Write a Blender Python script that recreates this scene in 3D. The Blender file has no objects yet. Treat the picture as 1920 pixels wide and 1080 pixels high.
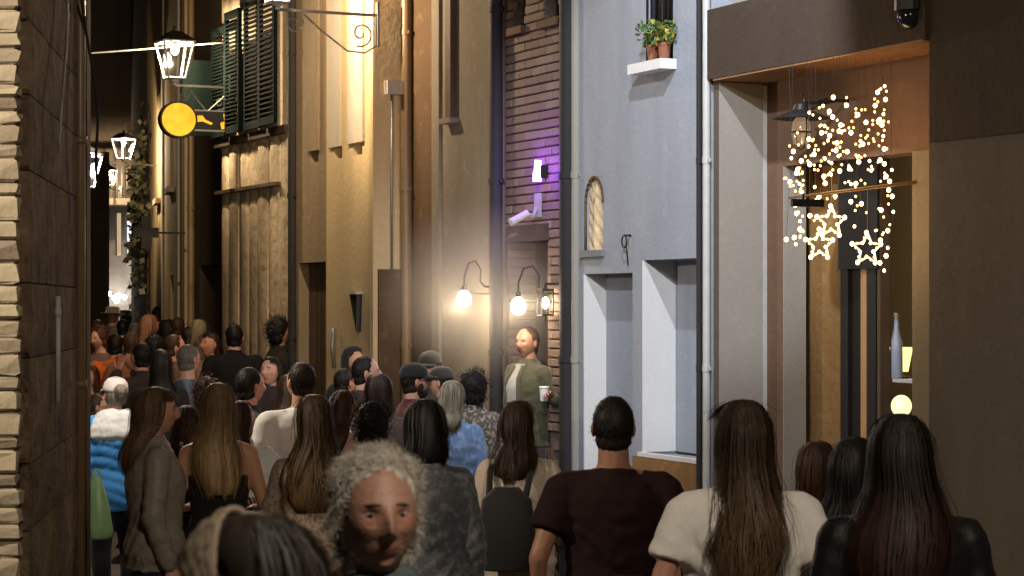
import bpy, math, random
import numpy as np
from mathutils import Vector, Matrix
R = math.radians
rnd = random.Random(7)
nrs = np.random.RandomState(5)
scene = bpy.context.scene
COL = scene.collection

# ------------------------------------------------------------------ camera, sky, light level
HC, YH, FP = 2.2, 575.0, 4000.0          # eye height, horizon row and focal length of the photo (px)
cam_d = bpy.data.cameras.new('camera'); cam = bpy.data.objects.new('camera', cam_d); COL.objects.link(cam)
cam.location = (0, 0, HC); cam.rotation_euler = (R(90), 0, 0)
cam_d.sensor_width = 36; cam_d.lens = 36*FP/1920; cam_d.shift_y = (YH-540)/1920
cam_d.clip_start = 0.1; cam_d.clip_end = 400
scene.camera = cam
cam_d.dof.use_dof = True; cam_d.dof.focus_distance = 16.0; cam_d.dof.aperture_fstop = 9.0
world = bpy.data.worlds.new('World'); scene.world = world; world.use_nodes = True
wn = world.node_tree.nodes; wl = world.node_tree.links
sky = wn.new('ShaderNodeTexSky'); sky.sky_type = 'NISHITA'; sky.sun_disc = False
sky.sun_elevation = R(-7); sky.sun_rotation = R(200)
wl.new(sky.outputs[0], wn['Background'].inputs[0]); wn['Background'].inputs[1].default_value = 0.03
vs = scene.view_settings; vs.view_transform = 'Standard'; vs.look = 'None'; vs.gamma = 1; vs.exposure = 0
vs.use_curve_mapping = False
scene.render.engine = 'CYCLES'
cy = scene.cycles
cy.use_denoising = True; cy.max_bounces = 6; cy.diffuse_bounces = 3; cy.glossy_bounces = 2
cy.transmission_bounces = 4; cy.transparent_max_bounces = 12; cy.sample_clamp_indirect = 4; cy.use_light_tree = True
cy.caustics_reflective = False; cy.caustics_refractive = False
WARM = (1.0, 0.76, 0.48)

# ------------------------------------------------------------------ mesh builder
class MB:
    def __init__(s): s.v = []; s.f = []
    def add(s, vs_, fs):
        o = len(s.v); s.v += [tuple(p) for p in vs_]; s.f += [tuple(i+o for i in f) for f in fs]; return s
    def box(s, a, b):
        (x0, y0, z0), (x1, y1, z1) = a, b
        return s.add([(x0,y0,z0),(x1,y0,z0),(x1,y1,z0),(x0,y1,z0),(x0,y0,z1),(x1,y0,z1),(x1,y1,z1),(x0,y1,z1)],
                     [(0,3,2,1),(4,5,6,7),(0,1,5,4),(1,2,6,5),(2,3,7,6),(3,0,4,7)])
    def prism(s, poly, z0, z1):
        n = len(poly); s_ = sum(poly[i][0]*poly[(i+1)%n][1]-poly[(i+1)%n][0]*poly[i][1] for i in range(n))
        if s_ < 0: poly = poly[::-1]
        return s.add([(x,y,z0) for x,y in poly]+[(x,y,z1) for x,y in poly],
                     [tuple(range(n))[::-1], tuple(range(n,2*n))]+[(i,(i+1)%n,n+(i+1)%n,n+i) for i in range(n)])
    def extr(s, poly, w0, w1):           # outline in (u, z), depth along w
        n = len(poly)
        return s.add([(x,w0,z) for x,z in poly]+[(x,w1,z) for x,z in poly],
                     [tuple(range(n)), tuple(range(n,2*n))[::-1]]+[(i,n+i,n+(i+1)%n,(i+1)%n) for i in range(n)])
    def rings(s, rs, cap=True):
        n = len(rs[0]); o = len(s.v)
        for r in rs: s.v += [tuple(p) for p in r]
        for k in range(len(rs)-1):
            for i in range(n):
                s.f.append((o+k*n+i, o+k*n+(i+1)%n, o+(k+1)*n+(i+1)%n, o+(k+1)*n+i))
        if cap:
            s.f.append(tuple(o+i for i in range(n))[::-1]); s.f.append(tuple(o+(len(rs)-1)*n+i for i in range(n)))
        return s
    def tube(s, pts, r, n=8):
        pts = [Vector(p) for p in pts]; rr = r if isinstance(r, (list, tuple)) else [r]*len(pts)
        rs = []; ref = None
        for i, p in enumerate(pts):
            d = (pts[min(i+1, len(pts)-1)]-pts[max(i-1, 0)])
            d = d.normalized() if d.length > 1e-9 else Vector((0,0,1))
            if ref is None: ref = Vector((0,0,1)) if abs(d.z) < .9 else Vector((1,0,0))
            a = d.cross(ref).normalized(); b = a.cross(d).normalized(); ref = b
            rs.append([p+a*(math.cos(2*math.pi*k/n)*rr[i])+b*(math.sin(2*math.pi*k/n)*rr[i]) for k in range(n)])
        return s.rings(rs)
    def capsule(s, p, q, r1, r2, n=10):
        p = Vector(p); q = Vector(q); d = (q-p); L = d.length; d = d/L if L > 1e-9 else Vector((0,0,1))
        return s.tube([p-d*r1, p-d*r1*.92, p-d*r1*.7, p, q, q+d*r2*.7, q+d*r2*.92, q+d*r2],
                      [r1*.02, r1*.39, r1*.71, r1, r2, r2*.71, r2*.39, r2*.02], n)
    def ell(s, c, r, n=14, m=9, rot=None):
        c = Vector(c); rs = []
        for j in range(m):
            a = -math.pi/2+math.pi*(j+.15)/(m-1+.3)
            ring = []
            for i in range(n):
                t = 2*math.pi*i/n
                p = Vector((math.cos(t)*math.cos(a)*r[0], math.sin(t)*math.cos(a)*r[1], math.sin(a)*r[2]))
                if rot: p = rot @ p
                ring.append(c+p)
            rs.append(ring)
        return s.rings(rs)
    def loft(s, rows, n=20):             # rows of (z, cx, cy, rx, ry)
        return s.rings([[(cx+rx*math.cos(2*math.pi*i/n), cyy+ry*math.sin(2*math.pi*i/n), z) for i in range(n)] for z,cx,cyy,rx,ry in rows])
    def lathe(s, prof, c=(0,0,0), n=16):
        return s.rings([[(c[0]+r*math.cos(2*math.pi*i/n), c[1]+r*math.sin(2*math.pi*i/n), c[2]+z) for i in range(n)] for r,z in prof])
    def ribbon(s, pts, w, side):
        o = len(s.v); n = len(pts)
        for i, p in enumerate(pts):
            ww = w*(1-.75*(i/(n-1))**3)*.5
            s.v.append((p[0]-side[0]*ww, p[1]-side[1]*ww, p[2]-side[2]*ww)); s.v.append((p[0]+side[0]*ww, p[1]+side[1]*ww, p[2]+side[2]*ww))
        for i in range(n-1): s.f.append((o+2*i, o+2*i+1, o+2*i+3, o+2*i+2))
        return s
    def mesh(s, name='m', smooth=False):
        me = bpy.data.meshes.new(name); me.from_pydata(s.v, [], s.f); me.update()
        if smooth: me.polygons.foreach_set('use_smooth', [True]*len(me.polygons))
        return me
    def build(s, name, mat, parent=None, off=(0,0,0), smooth=False, loc=None):
        if off != (0,0,0): s.v = [(a-off[0], b-off[1], c-off[2]) for a,b,c in s.v]
        me = s.mesh(name, smooth); me.materials.append(mat)
        return link(name, me, parent, loc)
def link(name, me, parent=None, loc=None):
    o = bpy.data.objects.new(name, me); COL.objects.link(o)
    if parent: o.parent = parent
    if loc is not None: o.location = loc
    return o
def tag(o, label=None, cat=None, group=None, kind=None):
    if label: o['label'] = label
    if cat: o['category'] = cat
    if group: o['group'] = group
    if kind: o['kind'] = kind
    return o
def smooth_by_angle(o, deg=40):
    me = o.data; me.polygons.foreach_set('use_smooth', [True]*len(me.polygons))
    try: me.set_sharp_from_angle(angle=R(deg))
    except Exception: pass
    return o
def lamp(name, loc, power, color=WARM, radius=.05, parent=None):
    d = bpy.data.lights.new(name, 'POINT'); d.energy = power; d.color = color; d.shadow_soft_size = radius
    o = bpy.data.objects.new(name, d); COL.objects.link(o); o.location = loc
    if parent: o.parent = parent
    return o

# ------------------------------------------------------------------ materials
def nmat(name):
    m = bpy.data.materials.new(name); m.use_nodes = True
    return m, m.node_tree.nodes, m.node_tree.links, m.node_tree.nodes['Principled BSDF']
def mixc(n, l, fac, a, b, mode='MIX'):
    x = n.new('ShaderNodeMix'); x.data_type = 'RGBA'; x.blend_type = mode
    for sock, val in ((x.inputs['Factor'], fac), (x.inputs['A'], a), (x.inputs['B'], b)):
        if hasattr(val, 'is_linked'): l.new(val, sock)
        else: sock.default_value = val if isinstance(val, float) else (*val[:3], 1)
    return x.outputs['Result']
def noise(n, l, scale, detail=4, stretch=(1,1,1), rough=.55):
    tc = n.new('ShaderNodeTexCoord'); mp = n.new('ShaderNodeMapping'); mp.inputs['Scale'].default_value = stretch
    l.new(tc.outputs['Object'], mp.inputs['Vector'])
    t = n.new('ShaderNodeTexNoise'); t.inputs['Scale'].default_value = scale; t.inputs['Detail'].default_value = detail
    t.inputs['Roughness'].default_value = rough
    l.new(mp.outputs[0], t.inputs['Vector']); return t.outputs['Fac']
def ramp(n, l, src, p0, p1):
    r = n.new('ShaderNodeMapRange'); r.inputs['From Min'].default_value = p0; r.inputs['From Max'].default_value = p1
    l.new(src, r.inputs['Value']); return r.outputs['Result']
def wall_mat(name, base, dark=None, stain=.5, bump=.3, fine=40, rough=.85, rndv=0., patch=1.3, third=None, streak=.18, bdist=.02):
    m, n, l, b = nmat(name)
    dark = dark or tuple(c*.55 for c in base)
    f1 = ramp(n, l, noise(n, l, patch, 6, (1,1,streak), .65), .38, .72)
    c = mixc(n, l, f1, base, dark) if stain >= 1 else mixc(n, l, mulf(n, l, f1, stain), base, dark)
    f2 = ramp(n, l, noise(n, l, patch*5, 5, (1,1,1), .7), .55, .75)
    c = mixc(n, l, mulf(n, l, f2, stain*.7), c, third or tuple(min(1, k*1.25) for k in base))
    f3 = noise(n, l, fine, 3)
    c = mixc(n, l, mulf(n, l, f3, .28), c, tuple(k*.5 for k in base))
    if rndv:
        oi = n.new('ShaderNodeObjectInfo'); h = n.new('ShaderNodeHueSaturation')
        mr = n.new('ShaderNodeMapRange'); mr.inputs['To Min'].default_value = 1-rndv; mr.inputs['To Max'].default_value = 1+rndv
        l.new(oi.outputs['Random'], mr.inputs['Value']); l.new(mr.outputs[0], h.inputs['Value'])
        mr2 = n.new('ShaderNodeMapRange'); mr2.inputs['To Min'].default_value = .49; mr2.inputs['To Max'].default_value = .515
        l.new(oi.outputs['Random'], mr2.inputs['Value']); l.new(mr2.outputs[0], h.inputs['Hue'])
        l.new(c, h.inputs['Color']); c = h.outputs[0]
    l.new(c, b.inputs['Base Color']); b.inputs['Roughness'].default_value = rough
    b.inputs['Specular IOR Level'].default_value = .25
    if bump:
        bp = n.new('ShaderNodeBump'); bp.inputs['Strength'].default_value = bump; bp.inputs['Distance'].default_value = bdist
        a = n.new('ShaderNodeMath'); a.operation = 'ADD'
        l.new(noise(n, l, fine*.6, 5), a.inputs[0]); l.new(noise(n, l, 3.5, 4), a.inputs[1])
        l.new(a.outputs[0], bp.inputs['Height']); l.new(bp.outputs[0], b.inputs['Normal'])
    return m
def mulf(n, l, src, k):
    x = n.new('ShaderNodeMath'); x.operation = 'MULTIPLY'; l.new(src, x.inputs[0]); x.inputs[1].default_value = k; return x.outputs[0]
def metal(name, c, rough=.45, met=.8):
    m, n, l, b = nmat(name); b.inputs['Metallic'].default_value = met; b.inputs['Roughness'].default_value = rough
    f = noise(n, l, 30, 4); l.new(mixc(n, l, mulf(n, l, f, .6), c, tuple(k*.4 for k in c)), b.inputs['Base Color'])
    return m
def paint(name, c, rough=.5, var=.35, sc=12):
    m, n, l, b = nmat(name); b.inputs['Specular IOR Level'].default_value = .5 if rough < .9 else .06; b.inputs['Roughness'].default_value = rough
    f = noise(n, l, sc, 5); l.new(mixc(n, l, mulf(n, l, f, var*1.6), c, tuple(k*.5 for k in c)), b.inputs['Base Color'])
    bp = n.new('ShaderNodeBump'); bp.inputs['Strength'].default_value = .12; bp.inputs['Distance'].default_value = .01
    l.new(noise(n, l, sc*5, 3), bp.inputs['Height']); l.new(bp.outputs[0], b.inputs['Normal'])
    return m
def emit(name, c, s):
    m, n, l, b = nmat(name); b.inputs['Base Color'].default_value = (*c, 1)
    b.inputs['Emission Color'].default_value = (*c, 1); b.inputs['Emission Strength'].default_value = s; return m
def glassy(name, c=(1,1,1), glow=0., gcol=(1,.8,.5), fac=.12):
    m, n, l, b = nmat(name); out = n['Material Output']
    t = n.new('ShaderNodeBsdfTransparent'); t.inputs[0].default_value = (*c, 1)
    g = n.new('ShaderNodeBsdfGlossy'); g.inputs['Roughness'].default_value = .08
    mx = n.new('ShaderNodeMixShader'); mx.inputs[0].default_value = fac
    l.new(t.outputs[0], mx.inputs[1]); l.new(g.outputs[0], mx.inputs[2]); last = mx.outputs[0]
    if glow:
        e = n.new('ShaderNodeEmission'); e.inputs[0].default_value = (*gcol, 1); e.inputs[1].default_value = glow
        ad = n.new('ShaderNodeAddShader'); l.new(last, ad.inputs[0]); l.new(e.outputs[0], ad.inputs[1]); last = ad.outputs[0]
    l.new(last, out.inputs['Surface']); return m
_fc = {}
def fabric(c, rough=.9, weave=260, sheen=.2, mottled=0., c2=None, weave_amt=.35):
    k = ('f', c, mottled, c2, rough, weave)
    if k in _fc: return _fc[k]
    m, n, l, b = nmat('cloth'); b.inputs['Roughness'].default_value = rough
    b.inputs['Sheen Weight'].default_value = sheen; b.inputs['Specular IOR Level'].default_value = .2
    lt_ = min(c) > .4; f = noise(n, l, 9, 5); col = mixc(n, l, mulf(n, l, f, .2 if lt_ else .5), c, tuple(x*.6 for x in c))
    col = mixc(n, l, mulf(n, l, ramp(n, l, noise(n, l, weave*.5, 2), .4, .7), .2 if lt_ else .5), col, tuple(x*.5 for x in c))
    if mottled:
        g = ramp(n, l, noise(n, l, mottled, 3), .5, .6); col = mixc(n, l, g, col, c2)
    l.new(col, b.inputs['Base Color'])
    bp = n.new('ShaderNodeBump'); bp.inputs['Strength'].default_value = weave_amt; bp.inputs['Distance'].default_value = .004
    a = n.new('ShaderNodeMath'); a.operation = 'MULTIPLY_ADD'; a.inputs[1].default_value = 2.5
    l.new(noise(n, l, 16, 4, (1,1,.6)), a.inputs[0]); l.new(noise(n, l, weave, 2), a.inputs[2])
    l.new(a.outputs[0], bp.inputs['Height']); l.new(bp.outputs[0], b.inputs['Normal'])
    _fc[k] = m; return m
def hairmat(c, tip=None):
    k = ('h', c, tip)
    if k in _fc: return _fc[k]
    m, n, l, b = nmat('hair'); b.inputs['Roughness'].default_value = .55; b.inputs['Specular IOR Level'].default_value = .22
    f = ramp(n, l, noise(n, l, 55, 4, (1,1,.08)), .3, .7)
    col = mixc(n, l, f, c, tuple(x*.4 for x in c))
    if tip:
        tc = n.new('ShaderNodeTexCoord'); sp = n.new('ShaderNodeSeparateXYZ'); l.new(tc.outputs['Object'], sp.inputs[0])
        col = mixc(n, l, ramp(n, l, sp.outputs['Z'], 1.62, 1.38), col, mixc(n, l, f, tip, tuple(x*.45 for x in tip)))
    l.new(col, b.inputs['Base Color'])
    _fc[k] = m; return m
def skinmat(c, old=False):
    k = ('s', c, old)
    if k in _fc: return _fc[k]
    m, n, l, b = nmat('skin'); b.inputs['Roughness'].default_value = .5; b.inputs['Specular IOR Level'].default_value = .4
    at = n.new('ShaderNodeAttribute'); at.attribute_name = 'tint'
    f = noise(n, l, 22, 5); col = mixc(n, l, mulf(n, l, f, .4), c, (c[0]*.85, c[1]*.62, c[2]*.55))
    col = mixc(n, l, at.outputs['Fac'], col, (c[0]*.62, c[1]*.32, c[2]*.3))
    l.new(col, b.inputs['Base Color'])
    b.inputs['Subsurface Weight'].default_value = .0
    bp = n.new('ShaderNodeBump'); bp.inputs['Strength'].default_value = .6 if old else .15; bp.inputs['Distance'].default_value = .004 if old else .002
    l.new(noise(n, l, 70 if old else 180, 5, (1,1,1.8) if old else (1,1,1)), bp.inputs['Height']); l.new(bp.outputs[0], b.inputs['Normal'])
    _fc[k] = m; return m

# ------------------------------------------------------------------ street frame: u runs along the facades towards the camera, w goes into the houses
OX, OY = .1, 17.0
PHI = R(-65)
tx, ty = math.cos(PHI), math.sin(PHI); nx, ny = -ty, tx
def ground(y, x=0):
    if y <= 0: return .25
    if y < 15: return .25*(1-y/15)
    return (y-15)*.02
def W2(u, w): return (OX+u*tx+w*nx, OY+u*ty+w*ny)
def U(px, w=0.):
    r = (px-960)/FP; return (r*(OY+w*ny)-OX-w*nx)/(tx-r*ty)
def Wp(px, u):
    r = (px-960)/FP; return (r*(OY+u*ty)-OX-u*tx)/(nx-r*ny)
def Z(py, u, w=0.): return HC-(py-YH)*W2(u, w)[1]/FP
def house(name, uc, w0, label, cat='building'):
    x, y = W2(uc, w0); e = bpy.data.objects.new(name, None); COL.objects.link(e)
    e.location = (x, y, ground(y)); e.rotation_euler = (0,0,PHI); tag(e, label, cat)
    HO[e.name] = (uc, w0, ground(y)); return e
HO = {}
def off(e): return HO[e.name]
class Part(MB):                      # collects shapes in street coordinates, links them under a house
    def to(s, name, mat, e, smooth=False, ang=None):
        o = s.build(name, mat, e, off(e), smooth)
        if ang: smooth_by_angle(o, ang)
        return o
def wallgrid(mb, u0, u1, w0, w1, z0, z1, holes=()):
    us = sorted({u0, u1, *[min(max(h[0], u0), u1) for h in holes], *[min(max(h[1], u0), u1) for h in holes]})
    zs = sorted({z0, z1, *[min(max(h[2], z0), z1) for h in holes], *[min(max(h[3], z0), z1) for h in holes]})
    for a, b in zip(us, us[1:]):
        run = None
        for c, d in zip(zs, zs[1:]):
            um, zm = (a+b)/2, (c+d)/2
            if any(h[0] < um < h[1] and h[2] < zm < h[3] for h in holes):
                if run: mb.box((a, w0, run[0]), (b, w1, run[1])); run = None
            else: run = (run[0], d) if run else (c, d)
        if run: mb.box((a, w0, run[0]), (b, w1, run[1]))
    return mb

# ------------------------------------------------------------------ shared materials
M_pave = wall_mat('paving', (.10,.09,.08), (.05,.045,.04), .8, .5, 18, .6)
M_blue = wall_mat('pale_blue_plaster', (.32,.34,.38), (.22,.235,.27), .95, .25, 45, .85, third=(.37,.385,.415))
M_white = wall_mat('white_plaster', (.72,.70,.68), (.6,.58,.55), .4, .12, 45, .85)
M_ochre = wall_mat('ochre_stone', (.30,.17,.06), (.15,.07,.03), 1, .4, 25, .7, third=(.5,.32,.14))
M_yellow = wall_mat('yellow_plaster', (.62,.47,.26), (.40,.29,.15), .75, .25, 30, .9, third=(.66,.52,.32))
M_ydark = wall_mat('dark_yellow_plaster', (.28,.205,.125), (.14,.10,.06), 1, .3, 30, .9, third=(.36,.27,.16))  # darker yellow plaster for the far side of the yellow house
M_pale = wall_mat('pale_plaster', (.52,.46,.38), (.38,.31,.23), .6, .25, 30, .9)
M_grey = wall_mat('grey_plaster', (.20,.165,.125), (.12,.098,.075), .9, .35, 25, .9, third=(.27,.23,.185))
M_brown = wall_mat('brown_plaster', (.11,.066,.036), (.065,.04,.022), .8, .3, 25, .9, third=(.26,.17,.09))
M_rib = wall_mat('worn_limestone', (.62,.50,.34), (.17,.12,.07), 1, .7, 18, .9, third=(.08,.055,.03), patch=2.2)
M_dark = wall_mat('dark_plaster', (.055,.038,.025), (.028,.02,.014), .9, .3, 20, .9)  # very dark brown plaster with darker blotches
M_mortar = wall_mat('mortar', (.10,.075,.06), (.08,.06,.05), .8, .4, 30, .95)
M_brick = wall_mat('brick_clay', (.185,.13,.10), (.13,.09,.072), .8, .4, 35, .9, rndv=.16)
M_stone = wall_mat('tan_stone', (.40,.33,.24), (.24,.18,.12), .9, .7, 20, .9, rndv=.3, third=(.46,.36,.25), patch=4, streak=1)
M_stoned = wall_mat('brown_stone', (.22,.145,.09), (.07,.042,.025), 1, 1., 14, .95, rndv=.16, third=(.28,.20,.135), patch=3.2, streak=.8, bdist=.06)
M_shop = wall_mat('taupe_plaster', (.112,.086,.064), (.078,.059,.043), 1, .3, 40, .85, third=(.130,.10,.075))
M_beam = wall_mat('brown_render', (.056,.036,.025), (.034,.022,.015), .9, .4, 30, .9)
M_back = wall_mat('rust_plaster', (.17,.10,.062), (.13,.075,.047), .7, .25, 30, .9)
M_soffit = wall_mat('rust_soffit', (.33,.17,.075), (.20,.10,.045), 1, .5, 18, .9, third=(.38,.21,.10))
M_panelg = wall_mat('stone_grey_panel', (.30,.28,.245), (.24,.225,.2), .5, .15, 45, .8)
M_iron = metal('dark_iron', (.035,.03,.028), .5, .6)
M_irong = metal('grey_iron', (.32,.30,.27), .45, .5)
M_pipe = paint('dark_pipe_paint', (.018,.014,.015), .8)
M_pipel = paint('pale_pipe_paint', (.48,.48,.46), .5)
M_copper = paint('brown_pipe_paint', (.22,.14,.07), .4)
M_green = paint('green_shutter_paint', (.004,.008,.007), .95)
M_wood = paint('old_brown_wood', (.09,.055,.032), .65, .6, 8)
M_wooda = paint('amber_wood', (.5,.3,.13), .45, .3, 8)
M_black = paint('black_paint', (.012,.011,.011), .5)
M_glass = glassy('window_glass')
M_dglass = paint('dark_window_glass', (.012,.013,.015), .12, .1)
M_bulb = emit('lamp_bulb', (1,.86,.62), 60)
M_bulbc = emit('cool_bulb', (.95,.96,1), 55)
M_cable = paint('cable_rubber', (.16,.14,.12), .6)
M_leaf = paint('leaf_green', (.06,.13,.03), .5, .4, 30)
M_leafy = paint('leaf_yellow', (.42,.36,.07), .5, .4, 30)
M_clay = paint('terracotta', (.25,.09,.04), .8)

# ------------------------------------------------------------------ ground
g = MB(); xs = [-60,-40,-25]+[-16+1.6*i for i in range(19)]+[20,32,50,70]; ys = [-60,-30,-12,-4,0,3,6,9,12,15,18,21,24,27,30,34,38,42,46,50,60,80,110]
g.add([(x,y,ground(min(y,60))) for y in ys for x in xs], [(j*len(xs)+i, j*len(xs)+i+1, (j+1)*len(xs)+i+1, (j+1)*len(xs)+i) for j in range(len(ys)-1) for i in range(len(xs)-1)])
o = g.build('street_paving', M_pave); tag(o, 'dark stone paving of the narrow street under the crowd', 'ground', kind='structure')

def pieces(name, mat, parent, spec, jitter=.0, bev=.01):
    """spec: (x0,x1,y0,y1,z0,z1) in parent's local space; each is one bevelled block, an object of its own."""
    for (x0,x1,y0,y1,z0,z1) in spec:
        hx, hy, hz = (x1-x0)/2, (y1-y0)/2, (z1-z0)/2
        b = min(bev, hx*.4, hy*.4, hz*.4); m = MB(); j = lambda: (rnd.random()-.5)*jitter
        v = []
        for zz, k in ((-hz, 1), (-hz+b, 0), (hz-b, 0), (hz, 1)):
            for sx, sy in ((-1,-1),(1,-1),(1,1),(-1,1)):
                v.append((sx*(hx-b*k)+j(), sy*(hy-b*k)+j(), zz))
        f = [(0,3,2,1),(12,13,14,15)]+[(r*4+i, r*4+(i+1)%4, r*4+4+(i+1)%4, r*4+4+i) for r in range(3) for i in range(4)]
        m.add(v, f); m.build(name, mat, parent, loc=((x0+x1)/2, (y0+y1)/2, (z0+z1)/2))

# ------------------------------------------------------------------ near stone house on the other side (world axes)
lh = bpy.data.objects.new('stone_house', None); COL.objects.link(lh); lh.location = (-2.4, 10, ground(10)); gz = ground(10)
tag(lh, 'old stone house corner with pale quoin blocks and a dark brown side wall', 'building')
XF = (38-960)/FP*9.0; XC = (153-960)/FP*12.0
m = MB(); m.prism([(XF-2.6, 9.03), (XF-.02, 9.03), (XC-.02, 12.0), (XC-.02-.42*7, 12+.906*7), (XC-9, 19), (XF-2.6,12)], -gz-.3, 8.5-gz)
m.v = [(x+2.4, y-10, z) for x,y,z in m.v]
m.build('wall', M_mortar, lh)
# pale quoin blocks of the face that looks at the camera
z = 0.0-gz; row = 0; sp = []
while z < 5.4:
    h = .05+.06*rnd.random(); x = XF-.002-.014*rnd.random(); k = 0
    while x > XF-.5:
        w = .09+.17*rnd.random()
        sp.append((x-w+.004+2.4, x+2.4, 9.0-10-.012*rnd.random(), 9.05-10, z+.003, z+h-.003)); x -= w; k += 1
    z += h; row += 1
pieces('stone', M_stone, lh, sp, .022, .02)
MB().box((XF-.8+2.4,9.012-10,-gz-.2),(XF-.03+2.4,9.04-10,5.4-gz)).build('mortar_bed', wall_mat('pale_mortar', (.28,.22,.15), (.17,.13,.09)), lh)
# big dark blocks of the side wall
dxy = Vector((XC-XF, 3.0, 0)); Ls = dxy.length; ds = dxy/Ls; ang = math.atan2(ds.y, ds.x)
z = -gz; row = 0
while z < 5.6:
    h = .24+.28*rnd.random(); s = 0.06
    while s < Ls-.25:
        w = .35+.9*rnd.random()
        if s+w > Ls-.45: w = Ls-.25-s
        m = MB(); hx, hz = w/2-.003, h/2-.003; pr = .012+.03*rnd.random(); b = .02; v = []
        for zz, k in ((-hz,1),(-hz+b,0),(hz-b,0),(hz,1)):
            for sx, sy in ((-1,-1),(1,-1),(1,1),(-1,1)):
                v.append((sx*(hx-b*k*.8)+(rnd.random()-.5)*.03, (.0-pr+(rnd.random()-.5)*.012 if sy < 0 else .03)+(b*k*.7 if sy < 0 else 0), zz))
        m.add(v, [(0,3,2,1),(12,13,14,15)]+[(r*4+i, r*4+(i+1)%4, r*4+4+(i+1)%4, r*4+4+i) for r in range(3) for i in range(4)])
        p = Vector((XF, 9.0, 0))+ds*(s+w/2)
        ob = m.build('stone', M_stoned, lh, loc=(p.x+2.4, p.y-10, z+h/2)); ob.rotation_euler = (0,0,ang+math.pi); ob.scale = (1,1,1)
        s += w
    z += h; row += 1
# rendered corner strip at the far end of the side wall
def side(s, outw): p = Vector((XF,9,0))+ds*s+Vector((ds.y,-ds.x,0))*outw; return (p.x, p.y)
m = MB(); m.prism([side(Ls-.24,-.03), side(Ls-.24,.05), side(Ls+.0,.05), side(Ls+.02,-.03)], -.3, 5.1); m.v = [(x+2.4,y-10,z-gz) for x,y,z in m.v]
m.build('corner_strip', M_brown, lh)
def lpipe(s, outw, z0, z1, r, mat, label, name='drainpipe'):
    x, y = side(s, outw); m = MB(); m.tube([(0,0,0),(0,0,z1-z0)], r, 10)
    zz = .4
    while zz < z1-z0: m.tube([(0,0,zz),(0,0,zz+.04)], r*1.35, 10); zz += 1.3
    tag(m.build(name, mat, None, loc=(x,y,z0), smooth=True), label, 'pipe')
lpipe(2.40, .045, ground(11), 6.5, .028, M_copper, 'rusty downpipe running up the far end of the dark stone house corner')
lpipe(1.12, .05, 1.75, 2.25, .012, M_pipel, 'short pale rod standing in for a pipe highlight on the dark stone side wall', 'conduit')  # pale paint stands in for the highlight along a pipe
# hanging cables on that wall
def cable(name, pts, r, label, cat='cable', mat=None):
    P = [Vector(p) for p in pts]; q = []
    for i in range(len(P)-1):
        a = P[max(i-1,0)]; b = P[i]; c = P[i+1]; d = P[min(i+2,len(P)-1)]
        for k in range(6):
            t = k/6; q.append(.5*((2*b)+(c-a)*t+(2*a-5*b+4*c-d)*t*t+(3*b-a-3*c+d)*t*t*t))
    q.append(P[-1]); m = MB(); b0 = q[0].copy(); m.tube([p-b0 for p in q], r, 6)
    return tag(m.build(name, mat or M_cable, None, loc=b0, smooth=True), label, cat)
def sd(s, o_, z): x, y = side(s, o_); return (x, y, z)
cable('wall_cable', [sd(1.5,.06,3.9), sd(1.35,.07,3.55), sd(1.02,.08,3.2), sd(.98,.07,2.95), sd(.85,.08,2.92)], .006, 'loose pale cable looping down the dark stone wall above the doorway strip', mat=M_irong)
cable('wall_cable', [sd(1.9,.06,4.1), sd(2.3,.07,3.75), sd(2.45,.13,3.3), sd(2.5,.12,3.0), sd(2.6,.12,2.85)], .008, 'thick black cable sagging along the top of the dark stone corner', mat=M_pipe)
# stone steps at the foot of the other side
st = bpy.data.objects.new('stone_steps', None); COL.objects.link(st); st.location = (-3.25, 15.0, 0); tag(st, 'pale edged stone steps behind the dark corner below the green bag', 'steps')
for k, (hh, ww) in enumerate(((.28,.95),(.5,.62))):
    m = MB(); m.box((-.9,-.2+.35*k,-.05),(ww-.45,.9,hh-.03)); m.box((-.92,-.23+.35*k,hh-.03),(ww-.42,.9,hh))
    m.build('step', M_panelg, st)

# ------------------------------------------------------------------ pale blue house
uA, uB = U(1086), U(1334); uc = (uA+uB)/2
e = house('plaster_house', uc, 0, 'pale blue plastered house with white door reveals and an arched shrine niche')
r1a, r1b = U(1095), U(1186); r1z = Z(514, r1a); d1 = Wp(1135, r1a)
r2a, r2b = U(1205), U(1316); r2z = Z(488, r2a); d2 = Wp(1265, r2a); s2z = Z(862, r2b)
na, nb = U(1098), U(1131); nz0, nz1 = Z(470, na), Z(334, na)
wa, wb = U(1214), U(1262); wz0, wz1 = Z(122, wa), 6.0
p = Part(); wallgrid(p, uA, uB, 0, .5, -.4, 9, [(r1a,r1b,-.3,r1z),(r2a,r2b,s2z-.02,r2z),(na,nb,nz0,nz1),(wa,wb,wz0,wz1)]); p.to('wall', M_blue, e)
p = Part().box((r1a-.001,-.003,.0),(r1a+.014,d1,r1z-.002)); p.to('reveal', M_white, e)
p = Part().box((r2a-.001,-.003,s2z),(r2a+.014,d2,r2z-.002)); p.to('reveal', M_white, e)
p = Part().box((r1a+.014,d1,-.1),(r1b,d1+.06,r1z)); p.to('door', M_blue, e)
sh = Part().box((r2a+.014,d2,s2z),(r2b,d2+.05,r2z)).to('shutter', M_blue, e)
ul = (r2a+r2b)/2-.02
q = Part().box((ul-.012,d2-.012,Z(575,ul)),(ul+.012,d2,Z(532,ul))); q.tube([(ul,d2-.03,Z(548,ul)),(ul+.03,d2-.035,Z(552,ul)),(ul,d2-.03,Z(570,ul))], .007, 6)
lt = q.to('latch', M_iron, e, True)
Part().box((U(1200),-.022,s2z-.03),(U(1318),.02,s2z)).to('window_sill', M_white, e)
Part().box((U(1190),-.02,-.3),(U(1331),.0,s2z-.032)).to('dado', M_ochre, e)
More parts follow.
